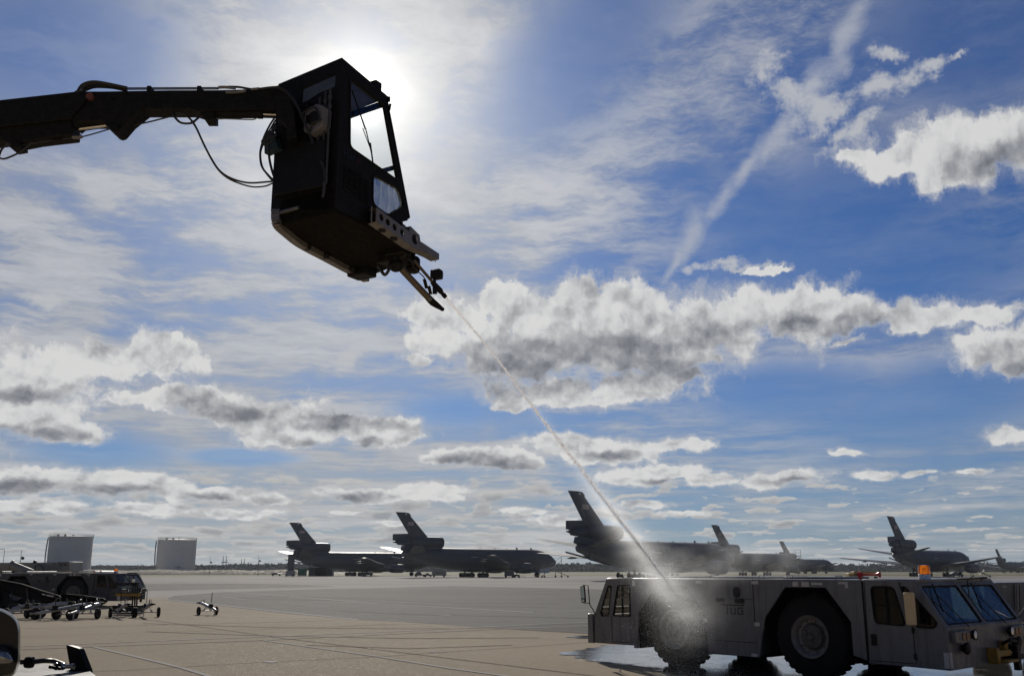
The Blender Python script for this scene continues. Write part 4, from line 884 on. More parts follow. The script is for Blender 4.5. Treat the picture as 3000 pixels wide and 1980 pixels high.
bp(PX([(597,322),(626,320),(626,350),(598,350)], BY + .05, .2), 'cylinder_mount', M['boom'], None, .005)
tubepx('hydraulic_pipe', [(626,347),(700,350),(738,351),(748,349),(753,344)], 1.8, BY + .12, 'metal')
tubepx('gland', [(756,335),(769,335)], 14.5, BY + .15, 'boom', sm=False)
for yy, o in ((257.5,.06),(261.5,.14)): tubepx('hydraulic_pipe', [(368,yy+1),(640,yy)], 1.9, BY + o, 'black', sm=False)
for xa in (430, 577): bp(PX([(xa,251.5),(xa+12,251.5),(xa+13,269),(xa-1,269)], BY + .02, .18), 'pipe_clamp', M['black'], None, .003)
tubepx('hose_fitting', [(640,257),(655,256),(670,257),(690,259)], 4.5, BY + .05, 'metal'); tubepx('hose_fitting', [(662,271),(700,270),(720,266)], 4.8, BY + .0, 'metal')
tubepx('hydraulic_hose', [(668,255),(700,256),(735,262)], 3.5, BY + .1, 'hose')
tubepx('hose_fitting', [(737,262),(760,260)], 3.8, BY + .02, 'metal')
tubepx('hydraulic_hose', [(755,260.5),(800,255),(822,258),(848,275),(872,310),(890,350),(910,395),(918,421)], 2.2, BY - .05, 'hose')
tubepx('hydraulic_hose', [(755,262.5),(800,258),(820,262),(845,279),(868,313),(886,352),(906,398),(914,423)], 1.7, BY - .05, 'hose')
tubepx('hydraulic_hose', [(940,472),(948,490),(952,520),(950,545)], 3.0, BY - .10, 'hose')
tubepx('hose_fitting', [(950,535),(949,560),(945,578)], 4.0, BY - .10, 'pipe')
for a, c, d, o in ((241,247,256,.0),(244,250,258,.06),(250,255,262,.12),(255,258,264,.18)):
    tubepx('hydraulic_hose', [(226-o*30,272),(240+o*40,a+10),(262+o*60,a+1),(285+o*80,a),(320+o*80,c),(372,d+2)], 4.6, BY + o, 'hose')
tubepx('hydraulic_hose', [(505,330),(513,345),(530,360),(556,362),(570,355),(592,335)], 3.4, BY + .1, 'hose')
tubepx('hydraulic_hose', [(515,331),(540,336),(560,352),(575,375),(598,425),(622,470),(645,502),(680,524),(730,536),(797,532)], 2.9, BY + .0, 'hose')
tubepx('hydraulic_hose', [(560,354),(577,380),(600,430),(624,475),(648,507),(682,530),(735,547),(775,546),(799,537)], 2.4, BY + .02, 'hose')
tubepx('hydraulic_hose', [(583,345),(575,352),(566,360)], 2.6, BY + .05, 'hose')
for pts, r in (([(806,343),(790,368),(775,398),(768,420),(762,450),(766,485),(782,510),(803,535)],3.0),([(807,352),(792,378),(777,402),(770,425),(763,452),(769,490),(788,515),(804,530)],2.6),([(806,362),(796,385),(786,410),(787,440),(790,470),(797,500),(803,518)],3.6),([(808,370),(800,390),(792,404),(776,408),(768,414),(772,424),(784,424),(800,410)],3.4),([(770,420),(780,412),(795,405),(810,395)],3.2)):
    tubepx('hydraulic_hose', pts, r, BY + .1, 'hose')
tubepx('hydraulic_hose', [(-30,415),(-8,450),(-2,462),(10,466),(30,460),(60,445),(88,422),(96,415)], 2.8, BY + .1, 'hose')
tubepx('hydraulic_hose', [(-4,462),(4,440),(14,428),(22,420)], 3.2, BY + .05, 'hose')
tubepx('hydraulic_hose', [(60,427),(100,420),(150,412),(213,404),(250,399),(320,379)], 2.0, BY + .1, 'hose')
tubepx('hydraulic_hose', [(345,383),(380,370),(440,357),(500,342),(540,335)], 2.4, BY + .2, 'hose')
tubepx('hydraulic_hose', [(210,377),(232,358),(262,353),(290,352),(315,352)], 2.8, BY + .26, 'hose')
tubepx('hydraulic_hose', [(232,375),(236,355)], 1.1, BY + .26, 'hose', sm=False); tubepx('hydraulic_hose', [(268,352),(278,360),(286,366)], 1.2, BY + .2, 'hose')
tubepx('valve_block', [(213,402),(228,403),(240,400)], 6, BY + .1, 'metal'); tubepx('valve_block', [(153,410),(185,408)], 4, BY + .1, 'boom')
# ---- spray head under the cab
q = MB(); q.box(K_(1.72,.42,-.06), (.34,.40,.18), rz=-CA); q.box(K_(1.55,.25,-.04), (.3,.2,.12), rz=-CA); q.lathe(K_(1.95,.30,-.12), (0,0,1), [(-.10,.07),(-.07,.10),(.10,.10),(.14,.06)], 20); bp(q, 'swivel_mount', M['black'], None, .02)
T = lambda x, y, d: ony(x, y, d)
q = MB(); q.ico(T(1160,776,12.55), .105, 3, (1,1,.95)); q.ico(T(1180,752,12.5), .08, 2); bp(q, 'swivel_joint', M['black'])
q = MB(); q.tube([T(1172,784,12.6), T(1264,882,12.95)], .045, 20); noz = bp(q, 'foam_pipe', mat('bronze_tube', (.12,.095,.07), .5, .4))
q = MB(); q.tube([T(1260,878,12.93), T(1268,886,12.97), T(1278,893,13.0), T(1292,903,13.03), T(1298,907,13.05), T(1300,909,13.06)], [.050,.050,.044,.030,.028,.012], 18); bp(q, 'nozzle_tip', M['rubber'], noz)
q = MB()
for t in (.90, .93, .96): q.lathe(T(1172,784,12.6).lerp(T(1264,882,12.95), t), tuple((T(1264,882,12.95)-T(1172,784,12.6)).normalized()), [(-.006,.049),(.006,.049)], 18)
bp(q, 'clamp_band', M['metal'], noz)
q = MB(); q.tube([T(1212,762,12.7), T(1272,832,12.95)], .021, 14); arm = bp(q, 'lance', mat('bronze_lance', (.11,.09,.07), .5, .4))
q = MB(); q.tube([T(1266,826,12.92), T(1276,838,12.97), T(1290,852,13.02), T(1296,860,13.04), T(1300,864,13.05), T(1306,871,13.07)], [.030,.042,.040,.026,.033,.030], 16); q.box(T(1274,848,12.95), (.06,.06,.12)); bp(q, 'nozzle', M['black'], arm)
q = MB(); q.prism([(-.085,-.05),(.0,-.075),(.085,-.06),(.09,.03),(.04,.065),(-.08,.045)], lambda a, c, t: T(1279,803,12.9) + Vector((a, t, c)), -.06, .06); q.bar(T(1272,815,12.9), T(1274,830,12.92), .04); bp(q, 'spot_lamp', M['black'], arm, .01)
for a, c in (((1198,760),(1192,792)), ((1243,818),(1250,845)), ((1256,838),(1262,862))):
    q = MB(); q.bar(T(*a, 12.7), T(*c, 12.8), .045, .02); bp(q, 'bracket', M['black'], arm, .004)
q = MB(); q.tube(spline([T(1208,778,12.7), T(1225,796,12.75), T(1240,810,12.8), T(1246,822,12.85)], 5), .008, 6); bp(q, 'control_cable', M['hose'], arm)
tp = lambda pts, r, nm='hydraulic_hose': bp((lambda q: (q.tube(spline([T(*p) for p in pts], 5), r, 8), q)[1])(MB()), nm, M['hose'])
tp([(1108,778,12.4),(1116,792,12.4),(1127,805,12.4),(1137,795,12.4),(1142,780,12.4)], .022)
tp([(1165,745,12.5),(1180,752,12.45),(1188,745,12.4),(1184,732,12.4)], .014)
tp([(1176,760,12.5),(1195,757,12.5),(1205,765,12.5),(1210,775,12.5)], .016)
tp([(1150,750,12.5),(1168,735,12.5),(1190,742,12.5),(1197,760,12.5)], .014)
# ================================================================ three-engined tanker aircraft
FUS = [(0,4.30,.12),(-.3,4.32,.55),(-.9,4.38,1.0),(-2.0,4.52,1.62),(-3.4,4.72,2.18),(-5,4.90,2.58),(-7,5.02,2.88),(-9,5.05,3.01),(-33,5.05,3.01),(-36,5.12,2.97),(-39,5.32,2.78),(-42,5.62,2.45),(-45,5.90,2.05),(-47.5,6.10,1.62),(-49.5,6.25,1.20),(-51,6.33,.85),(-51.4,6.34,.5)]
def nacelle(mb, c, x0, L, r, n=28):
    """c=(y,z) centre, x0 inlet lip, going aft"""
    y, z = c; prof = [(.9, r*.80), (.25, r*.86), (0, r*.93), (-.02, r*.97), (.12, r*1.01), (.6, r*1.05), (L*.35, r*1.08), (L*.62, r*1.0), (L*.66, r*.98), (L*.66, r*.74), (L*.86, r*.55), (L*.9, r*.50), (L*.86, r*.40), (L, r*.06)]
    mb.lathe((x0, y, z), (-1, 0, 0), prof, n)
def surf(mb, r0, r1, y0, y1, z0, z1, t0, t1):
    """tapered lifting surface: r=(leading x, trailing x) at each end"""
    def sec(le, te, y, z, t):
        c = le - te; return [(le, y, z), (le - c*.08, y, z + t*.42), (le - c*.35, y, z + t*.55), (te, y, z + t*.03), (le - c*.4, y, z - t*.45), (le - c*.08, y, z - t*.35)]
    a = sec(*r0, y0, z0, t0); b = sec(*r1, y1, z1, t1); n = 6
    mb._add(a + b, [tuple(range(n)), tuple(range(2*n-1, n-1, -1))] + [(i, (i+1) % n, n + (i+1) % n, n+i) for i in range(n)])
def make_plane(label, group):
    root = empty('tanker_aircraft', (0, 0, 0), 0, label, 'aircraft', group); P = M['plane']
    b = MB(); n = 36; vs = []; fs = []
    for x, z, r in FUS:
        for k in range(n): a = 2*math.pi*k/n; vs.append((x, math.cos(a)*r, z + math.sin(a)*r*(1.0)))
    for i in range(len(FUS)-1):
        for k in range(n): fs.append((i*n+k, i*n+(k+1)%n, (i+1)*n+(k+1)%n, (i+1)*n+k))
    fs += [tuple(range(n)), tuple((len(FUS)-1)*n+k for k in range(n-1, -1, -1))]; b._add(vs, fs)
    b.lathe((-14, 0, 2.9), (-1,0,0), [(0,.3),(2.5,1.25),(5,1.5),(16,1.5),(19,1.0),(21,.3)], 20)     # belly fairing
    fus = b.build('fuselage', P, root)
    for x, h in ((-8.5,.45),(-13.5,.5),(-17,.15),(-21,.2),(-26,.15)):
        q = MB(); q.prism([(x,8.02),(x-.5,8.02+h),(x-.75,8.02+h),(x-.8,8.02)], lambda a, c, t: Vector((a, t, c)), -.05, .05); q.build('antenna', P, fus)
    q = MB()
    for s in (-1, 1):
        for k in range(3): q.box((-2.55 - k*.75, s*(1.35 + k*.35), 5.95 + k*.12), (.60,.10,.42), rz=s*R(-28 + k*6), rx=s*R(35))
    q.build('cockpit_window', M['black'], fus)
    for s in (-1, 1): q = MB(); q.box((-30, s*3.0, 5.6), (2.2, .04, .16)); q.build('marking', M['plane_light'], fus)
    for s in (-1, 1): q = MB(); q.box((-9, s*3.0, 5.6), (1.0, .04, .9)); q.box((-9.0, s*3.03, 5.6), (.9,.03,.06)); q.build('door', P, fus)
    # wings with engines
    for s in (-1, 1):
        q = MB(); surf(q, (-15.2,-28.2), (-24.2,-31.2), s*2.6, s*10.5, 3.3, 4.05, 1.7, 1.0); surf(q, (-24.2,-31.2), (-36.0,-38.6), s*10.5, s*25.0, 4.05, 5.75, 1.0, .32)
        wg = q.build('wing', P, root)
        q = MB(); surf(q, (-36.0,-38.6), (-37.6,-39.2), s*25.0, s*25.5, 5.75, 5.80, .32, .12); q.build('wing_tip', M['plane_light'], wg)  # pale tip colour stands for sunlight on the wing end
        for yy, xx in ((8,-28.9),(13,-32.2),(18,-34.8)):
            q = MB(); q.lathe((xx+1.6, s*yy, 3.0 + yy*.10), (-1,0,-.06), [(0,.05),(1,.22),(2.4,.22),(3.6,.04)], 8); q.build('flap_fairing', P, wg)
        q = MB(); nacelle(q, (s*8.2, 2.55), -14.6, 7.2, 1.38); en = q.build('wing_engine', P, root)
        q = MB(); q.prism([(-16.0,3.75),(-17.0,4.2),(-24.0,4.15),(-25.0,3.5),(-21.0,3.2),(-17,3.2)], lambda a, c, t: Vector((a, t, c)), s*8.2-.22, s*8.2+.22); q.build('pylon', P, en)
        q = MB(); q.lathe((-15.3, s*8.2, 2.55), (-1,0,0), [(0,.05),(.25,.3),(.4,1.12),(.42,1.12)], 20); q.build('fan', M['black'], en)
        q = MB(); surf(q, (-44.2,-50.2), (-50.6,-53.2), s*1.2, s*10.85, 6.45, 8.35, .75, .22); q.build('tailplane', P, root)
    # centre engine, its duct and the fin
    q = MB(); nacelle(q, (0, 9.55), -39.0, 15.4, 1.46); te = q.build('tail_engine', P, root)
    q = MB(); q.prism([(-39.9,8.5),(-39.8,7.9),(-41.0,7.6),(-50.2,6.9),(-51.6,7.4),(-51.2,8.6)], lambda a, c, t: Vector((a, t, c)), -.85, .85); q.build('pylon', P, te)
    q = MB(); q.lathe((-39.7, 0, 9.55), (-1,0,0), [(0,.05),(.25,.3),(.4,1.15),(.42,1.15)], 20); q.build('fan', M['black'], te)
    q = MB(); f = [(-43.2,10.6),(-43.8,11.2),(-50.0,17.6),(-50.6,17.7),(-53.7,17.7),(-49.6,11.9),(-54.3,11.7),(-54.3,10.0),(-51.5,9.6)]
    fx = lambda a, c, t: Vector((a, t * (1.0 if c < 13 else .6 if c > 17 else .8), c))
    q.prism(f, fx, -.22, .22); fin = q.build('fin', P, root, .05)
    for s in (-1, 1):
        q = MB(); q.box((-50.55, s*.16, 17.2), (.5,.03,.35)) ; q.build('marking', M['label'], fin)
        q = MB(); q.box((-49.0, s*.20, 14.6), (1.9,.03,1.0)); fl = q.build('flag', mat('faded_flag', (.22,.15,.17), .6) if s < 0 and 'faded_flag' not in bpy.data.materials else bpy.data.materials['faded_flag'], fin)
        q = MB()
        for k in range(4): q.box((-49.0, s*.225, 14.2 + k*.26), (1.9,.012,.10))
        q.build('stripe', M['plane_light'], fl)
        q = MB(); q.bar((-50.4, s*.20, 14.5), (-49.2, s*.20, 12.6), .14, .03); q.build('marking', M['plane_light'], fin)
    q = MB(); q.prism([(-49.9,17.35),(-49.2,16.7),(-49.0,16.9),(-49.7,17.6)], fx, -.2, .2); q.build('fin_fairing', P, fin)
    # refuelling boom under the tail
    q = MB(); q.tube([(-36.5,0,2.55),(-44,0,3.55),(-48,0,4.35)], .30, 10); q.tube([(-47.8,0,4.3),(-54.5,0,5.5)], .17, 8); bm_ = q.build('refuelling_boom', P, root)
    for s in (-1, 1): q = MB(); q.prism([(-46.6,4.1),(-48.2,4.35),(-48.8,5.4),(-47.9,5.4)], lambda a, c, t: Vector((a, s*(.2 + (c-4.1)*.9) + t, c)), -.05, .05); q.build('boom_fin', P, bm_)
    # landing gear
    def gear(x, y, rows, w):
        q = MB(); q.tube([(x, y, 3.2), (x, y, .66)], .22, 10); q.bar((x+1.6, y, 3.0), (x, y, 1.2), .14); q.box((x, y, .70), (1.9 if rows > 1 else .3, .2, .2)); g_ = q.build('landing_gear', P, root)
        for i in range(rows):
            for s in (-1, 1):
                xx = x + (i - (rows-1)/2) * 1.65; q = MB(); q.lathe((xx, y + s*w - .2, .66), (0,1,0), [(0,.3),(0,.56),(.06,.64),(.2,.66),(.34,.64),(.40,.56),(.40,.3)], 20); q.build('tyre', M['rubber'], g_)
    gear(-6.9, 0, 1, .35); gear(-28.6, 5.3, 2, .7); gear(-28.6, -5.3, 2, .7); gear(-29.2, 0, 1, .6)
    for s in (-1, 1): q = MB(); q.box((-7.6, s*.9, 1.9), (2.4,.06,1.1), rx=s*.15); q.build('gear_door', P, root)
    return root
GP = 'grey three-engined tanker aircraft parked along the far apron'
def place_plane(o, tailpx, D, nose_az):
    """stand the fin tip over photograph column tailpx at distance D, nose pointing nose_az degrees from +X"""
    a = R(nose_az); X = (tailpx - 1500) / 2949 * D
    o.rotation_euler = (0, 0, a); o.location = (X + 52.3 * math.cos(a), D + 52.3 * math.sin(a), 0)
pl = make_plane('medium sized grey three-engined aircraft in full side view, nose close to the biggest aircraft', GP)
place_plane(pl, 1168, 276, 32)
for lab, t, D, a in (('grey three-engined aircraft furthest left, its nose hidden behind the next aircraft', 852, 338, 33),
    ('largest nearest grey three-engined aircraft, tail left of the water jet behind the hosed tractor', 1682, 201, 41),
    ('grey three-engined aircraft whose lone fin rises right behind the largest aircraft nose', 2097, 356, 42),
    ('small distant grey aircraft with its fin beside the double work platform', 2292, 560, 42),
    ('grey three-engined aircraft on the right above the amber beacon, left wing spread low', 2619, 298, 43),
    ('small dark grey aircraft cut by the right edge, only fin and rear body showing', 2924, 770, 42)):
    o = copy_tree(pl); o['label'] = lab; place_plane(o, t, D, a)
# ================================================================ second tractor at the left
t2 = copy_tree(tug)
for q_ in [c_ for c_ in kids(t2) if c_.name.startswith('mirror') and 'glass' not in c_.name]:
    for z_ in kids(q_): bpy.data.objects.remove(z_)
    bpy.data.objects.remove(q_)
M['tug_shaded'] = mat('shaded_tug_paint', (0.055, 0.058, 0.068), 0.55, 0, 0.15, 2.2, spec=0.25)  # same tractor paint darkened: shade put into the colour
darkmesh = {}
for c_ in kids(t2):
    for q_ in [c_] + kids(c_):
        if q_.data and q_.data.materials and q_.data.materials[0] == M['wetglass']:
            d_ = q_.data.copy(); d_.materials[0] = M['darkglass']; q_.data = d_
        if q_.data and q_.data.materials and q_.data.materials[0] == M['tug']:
            d_ = q_.data.copy(); d_.materials[0] = M['tug_shaded']; q_.data = d_
t2['label'] = 'grey low tow tractor parked at left in front of the white storage tank'
a2_ = R(-4); D2 = 50.0
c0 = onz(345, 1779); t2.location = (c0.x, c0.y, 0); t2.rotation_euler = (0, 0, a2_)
# the parked tractor shows no water, horn stays; its paint is darkened to carry shade
# ---------------------------------------------------------------- storage tanks
def tank(x0, x1, ytop, D, label, base):
    Xa = (x0 - 1500) / 2949 * D * 1.0; Xb = (x1 - 1500) / 2949 * D; r = (Xb - Xa) / 2 * .985; h = (ony(x0, ytop, D)).z
    t = empty('storage_tank', ((Xa + Xb) / 2, D + r * .3, 0), 0, label, 'tank', 'white storage tanks beyond the apron')
    q = MB(); q.lathe((0,0,0), (0,0,1), [(0,r),(h*.33,r),(h*.332,r+.03),(h*.335,r),(h*.66,r),(h*.662,r+.03),(h*.665,r),(h-.1,r),(h-.1,r+.12),(h,r+.12),(h+.3,r*.5),(h+.5,.1)], 72); q.build('shell', M['tank'], t)
    q = MB()
    for z in (h+.55, h+1.1):
        q.tube([(math.cos(k*math.pi/24)*r, math.sin(k*math.pi/24)*r, z) for k in range(49)], .045, 4, False)
    for k in range(36): a = k*math.pi/18; q.bar((math.cos(a)*r, math.sin(a)*r, h-.1), (math.cos(a)*r, math.sin(a)*r, h+1.1), .06)
    q.build('roof_rail', M['metal'], t)
    for x, y in ((-r*.3,-r*.8),(r*.05,-r*.85),(r*.18,-r*.3)):
        q = MB(); q.lathe((x,y,h), (0,0,1), [(0,.35),(.5,.35),(.6,.5),(.8,.45)], 12); q.build('roof_vent', M['black'], t)
    q = MB()        # curved stair on the left flank
    P = [Vector((math.cos(R(188+k*2.6))*(r+.75), math.sin(R(188+k*2.6))*(r+.75), h*(1-k/14)*.96 + .1)) for k in range(14)]
    for i in range(13): q.bar(P[i], P[i+1], .5, .12); q.bar(P[i]+Vector((0,0,1)), P[i+1]+Vector((0,0,1)), .07); q.bar(P[i], P[i]+Vector((0,0,1)), .06)
    q.build('stair', M['metal'], t)
    q = MB()
    a0 = R(-62)
    for k, (z, w) in enumerate(((h*.24,.9),(h*.20,2.6),(h*.155,1.0))):
        for j in range(int(w/.28)):
            a = a0 + (j - w/.56) * .28 / r * 1.1; q.box((math.cos(a)*(r+.03), math.sin(a)*(r+.03), z), (.03,.17,.36), rz=a)
    q.build('lettering', M['black'], t)
    return t
tank(131, 254, 1571, 440, 'white cylindrical storage tank at far left, half hidden by parked vehicles', 1690)
tank(452, 564, 1581, 478, 'white cylindrical storage tank standing alone right of its twin', 1677)
# ---------------------------------------------------------------- slim poles and masts
GPL = 'slim light poles and masts on the skyline'
for x, yt, D, k, lab in ((7,1609,260,1,'leftmost slim light pole above the parked vehicles, arm at its top'),(57,1611,250,0,'slim pole carrying a dark round floodlight, left of the left storage tank'),(614,1632,420,0,'slim pole with a small dark lamp right of the right storage tank'),(756,1626,400,0,'slim pole between the antenna masts and the leftmost aircraft')):
    t = empty('light_pole', ((x-1500)/2949*D, D, 0), 0, lab, 'pole', GPL); h = ony(x, yt, D).z
    q = MB(); q.tube([(0,0,0),(0,0,h)], [.11,.06], 8); q.build('pole', M['metal'], t)
    q = MB()
    if k: q.bar((0,0,h),(-1.3,0,h),.12)
    else: q.ico((.5,0,h*.72),.42,2); q.bar((0,0,h*.72),(.5,0,h*.72),.1)
    q.build('lamp', M['black'], t)
for x, yt, lab in ((652,1627,'left mast of the left pair of thin antenna masts'),(661,1626,'right mast of the left pair of thin antenna masts'),(706,1636,'left mast of the right pair of thin antenna masts'),(714,1635,'right mast of the right pair of thin antenna masts')):
    D = 700; t = empty('antenna_mast', ((x-1500)/2949*D, D, 0), 0, lab, 'mast', 'thin antenna masts on the skyline'); h = ony(x, yt, D).z
    q = MB(); q.tube([(0,0,0),(0,0,h*.7),(0,0,h)], [.35,.28,.1], 6); q.build('pole', M['metal'], t)
    q = MB(); q.box((0,0,h*.62),(2.6,.4,.5)); q.build('crossarm', M['metal'], t)
# ---------------------------------------------------------------- towbars
def make_towbar(label, group):
    t = empty('towbar', (0,0,0), 0, label, 'towbar', group); m = M['trail']
    for s in (-1, 1):
        q = MB(); q.lathe((0, s*.62 - .07, .29), (0,1,0), [(0,.12),(0,.24),(.02,.28),(.05,.29),(.09,.29),(.12,.28),(.14,.24),(.14,.12)], 24); w = q.build('wheel', M['rubber'], t)
        q = MB(); q.lathe((0, s*.62 - .055, .29), (0,1,0), [(0,.02),(0,.13),(.11,.13),(.11,.02)], 16); q.build('rim', M['rim'], w)
    q = MB(); q.tube([(0,-.62,.29),(0,.62,.29)], .03, 8); q.build('axle', m, t)
    q = MB(); q.tube([(1.55,0,.38),(1.2,0,.42),(.2,0,.56),(-.9,0,.72),(-1.35,0,.76)], [.05,.075,.095,.10,.08], 14); q.build('beam', m, t)
    for s in (-1, 1):
        q = MB(); q.bar((.15,0,.52),(0,s*.30,.29),.05,.03); q.bar((-.25,0,.58),(0,s*.30,.29),.05,.03); q.build('strut', m, t)
    q = MB(); q.box((-1.45,0,.78),(.45,.10,.14)); q.box((-1.62,0,.78),(.14,.34,.08)); q.build('head', M['black'], t, .01)
    q = MB(); q.tube(spline([(-.98,.05,.75),(-.98,.05,.96),(-.88,.05,1.02),(-.78,.05,.96),(-.78,.05,.74)], 4), .018, 6); q.build('handle', M['metal'], t)
    q = MB(); q.bar((-1.3,0,.8),(-1.28,0,1.02),.025); q.build('lock_pin', M['metal'], t)
    q = MB(); q.box((.55,.02,.64),(.20,.22,.26)); q.box((.62,.0,.56),(.4,.2,.10)); pu = q.build('hand_pump', M['black'], t, .01)
    q = MB(); q.lathe((1.55,0,.38),(1,0,0),[(0,.06),(.1,.06),(.12,.03),(.30,.03),(.32,.055),(.36,.055),(.38,.03)],10); q.build('hitch_eye', M['metal'], t)
    q = MB(); q.bar((1.32,0,.40),(1.32,0,.02),.05,.05); q.box((1.32,0,.02),(.14,.10,.02)); q.build('jack_leg', m, t)
    q = MB(); q.tube(spline([(-.5,.1,.70),(-.1,.12,.78),(.3,.08,.74),(.5,0,.72)], 4), .015, 6); q.build('hose', M['hose'], t)
    return t, pu
GT = 'metal towbars standing on the near apron in front of the parked tractor'
tb, pu = make_towbar('lone towbar at the right with tall upright handle, apart from the others', GT)
q = MB(); q.bar((.52,0,.76),(.68,0,1.52),.035); q.build('pump_handle', M['black'], pu)
c = onz(607, 1801); tb.location = (c.x, c.y, 0); tb.rotation_euler = (0, 0, R(-52)); tb.scale = (.68,)*3
for lab, x, y, a, sc_ in (('towbar whose beam rises steeply to the right, nearest the lone towbar',430,1808,R(118),.78),('towbar raised toward the right beside the yellow railed rack',356,1809,R(122),.78),
    ('towbar facing the camera with its jack leg down between two wheels',252,1813,R(-95),.80),('towbar with a silver beam sloping down left onto a thin leg',185,1815,R(-122),.80),
    ('long silver towbar lying left of the others with a dark wheel',110,1813,R(196),.85),('towbar mostly hidden at far left behind the black housing',48,1812,R(150),.8)):
    o = copy_tree(tb)
    c = onz(x, y); o.location = (c.x, c.y, 0); o.rotation_euler = (0, 0, a); o.scale = (sc_, sc_, sc_); o['label'] = lab
# ---------------------------------------------------------------- railed rack beside the parked tractor
def W(x, y, d): return ony(x, y, d)
rk = empty('railed_stand', W(372, 1768, 47.5), 0, 'black railed stand with a yellow bar beside the front of the parked tractor', 'stand'); rk.location.z = 0
bpy.context.view_layer.update(); RO = Vector(rk.location)
def rl(mb, name, m, parent=rk): mb.bm.transform(Matrix.Translation(-RO)); return mb.build(name, M[m], parent)
Z47 = lambda x, y, o=0: ony(x, y, 47.5 + o)
for x in (390, 397, 403): q = MB(); q.bar(Z47(x, 1706), Vector((Z47(x,1760).x, 47.5, .03)), .06); rl(q, 'post', 'black')
for y, x0, x1 in ((1708,330,409),(1712,330,400),(1736,330,402)): q = MB(); q.bar(Z47(x0,y), Z47(x1,y-.5), .06); rl(q, 'rail', 'black')
q = MB(); q.tube([Z47(340,1741), Z47(411,1741)], .07, 10); rl(q, 'yellow_bar', 'yellow')
q = MB(); q.box((Z47(372,1760).x, 47.8, .25), (1.2,.8,.4)); rl(q, 'base', 'black')
q = MB(); q.bar(Z47(391,1695), Z47(392,1704), .14, .04); q.bar(Z47(392,1704), Z47(392,1712), .03); rl(q, 'mirror', 'chrome')
# ---------------------------------------------------------------- dark lowered boom lying across the left
lbm = empty('conveyor_boom', (-22.5, 45.5, 0), 0, 'dark tapering lowered boom with white dashes in front of the parked tractor', 'boom')
bpy.context.view_layer.update(); LO = Vector(lbm.location)
def sl_(pts, d, th, name, m, parent=lbm):
    b = MB(); n = len(pts); vs = [ony(x, y, d) - LO for x, y in pts]; vs2 = [v + Vector((0, th, 0)) for v in vs]
    b._add(vs + vs2, [tuple(range(n)), tuple(range(2*n-1, n-1, -1))] + [(i, (i+1)%n, n+(i+1)%n, n+i) for i in range(n)]); return b.build(name, M[m], parent)
sl_([(-120,1682),(0,1698),(60,1709),(130,1732),(172,1744),(180,1752),(178,1762),(140,1762),(70,1752),(10,1732),(-120,1725)], 45.5, .2, 'arm', 'tugdark')
sl_([(178,1742),(195,1739),(240,1743),(302,1752),(306,1756),(300,1768),(215,1772),(190,1768),(180,1758)], 45.2, .2, 'tip_section', 'tugdark')
for x in (128, 142, 152): sl_([(x-5,1741-(142-x)*.22),(x+4,1743-(142-x)*.22),(x+4,1746-(142-x)*.22),(x-5,1744-(142-x)*.22)], 45.45, .03, 'dash', 'white')
sl_([(-60,1725),(8,1732),(12,1795),(-60,1800)], 45.3, .6, 'undercarriage', 'tugdark')
# ---------------------------------------------------------------- pale equipment truck and other vehicles behind
def boxthing(name, label, cat, group=None): return empty(name, (0,0,0), 0, label, cat, group)
D3 = 66.0
tr = empty('service_truck', (ony(90,1660,D3).x, D3, 0), 0, 'long pale service truck with number box and black hose hoop behind the parked tractor', 'truck')
bpy.context.view_layer.update(); TO = Vector(tr.location)
def sp(pts, d, th, name, m, parent=None, bev=0.0):
    b = MB(); n = len(pts); vs = [ony(x, y, d) - TO for x, y in pts]; vs2 = [v + Vector((0, th, 0)) for v in vs]
    b._add(vs + vs2, [tuple(range(n)), tuple(range(2*n-1, n-1, -1))] + [(i, (i+1)%n, n+(i+1)%n, n+i) for i in range(n)]); return b.build(name, M[m], parent or tr, bev)
M['palegrey'] = mat('pale_grey_truck_paint', (0.22, 0.22, 0.20), 0.5, 0, 0.15, 1.5)
bx = sp([(-90,1648),(135,1647),(165,1646),(165,1676),(85,1690),(-90,1690)], D3, 2.3, 'tank_body', 'palegrey', None, .02)
nb = sp([(166,1644.5),(204,1644.5),(204,1672),(166,1672)], D3-.3, 2.0, 'number_box', 'palegrey', None, .02)
q = MB(); e0 = ony(173, 1657, D3-.32) - TO; strokes(q, '5016', lambda a, c: e0 + Vector((a, 0, c)), 0, 0, .085, .15, .03, .05, .01); q.build('number', M['black'], nb, smooth=False)
for x0 in (137, 147): sp([(x0,1649),(x0+5,1649),(x0+5,1654),(x0,1654)], D3-.03, .03, 'label_plate', 'label', bx)
q = MB(); q.tube(spline([ony(102,1668,D3-.4)-TO, ony(104,1658,D3-.4)-TO, ony(113,1654.5,D3-.4)-TO, ony(122,1657,D3-.4)-TO, ony(126,1666,D3-.4)-TO, ony(126.5,1674,D3-.4)-TO], 5), .035, 8); q.build('hose_hoop', M['hose'], tr)
q = MB(); q.tube([ony(36,1656,D3-1)-TO, ony(95,1678,D3-1.2)-TO], [.26,.22], 14); q.lathe(ony(36,1656,D3-1)-TO, (-.9,0,.4), [(0,.26),(.05,.32),(.12,.32),(.14,.26)], 14); q.build('pipe_boom', M['palegrey'], tr)
sp([(84,1676),(94,1677),(130,1677),(136,1690),(86,1692)], D3-1.0, 2.0, 'cab', 'palegrey', None, .05)
sp([(95,1680),(130,1680),(131,1687),(93,1687)], D3-1.03, .04, 'cab_window', 'darkglass')
for x in (-60, 30, 110, 180): q = MB(); q.lathe((ony(x,1660,D3).x-TO.x, .0, .5), (0,1,0), [(0,.2),(0,.48),(.05,.52),(.3,.52),(.35,.48)], 20); q.build('wheel', M['rubber'], tr)
q = MB(); q.lathe(ony(101,1645,D3)-TO, (0,1,0), [(0,.10),(.15,.10)], 12); q.build('roof_fitting', M['black'], tr)
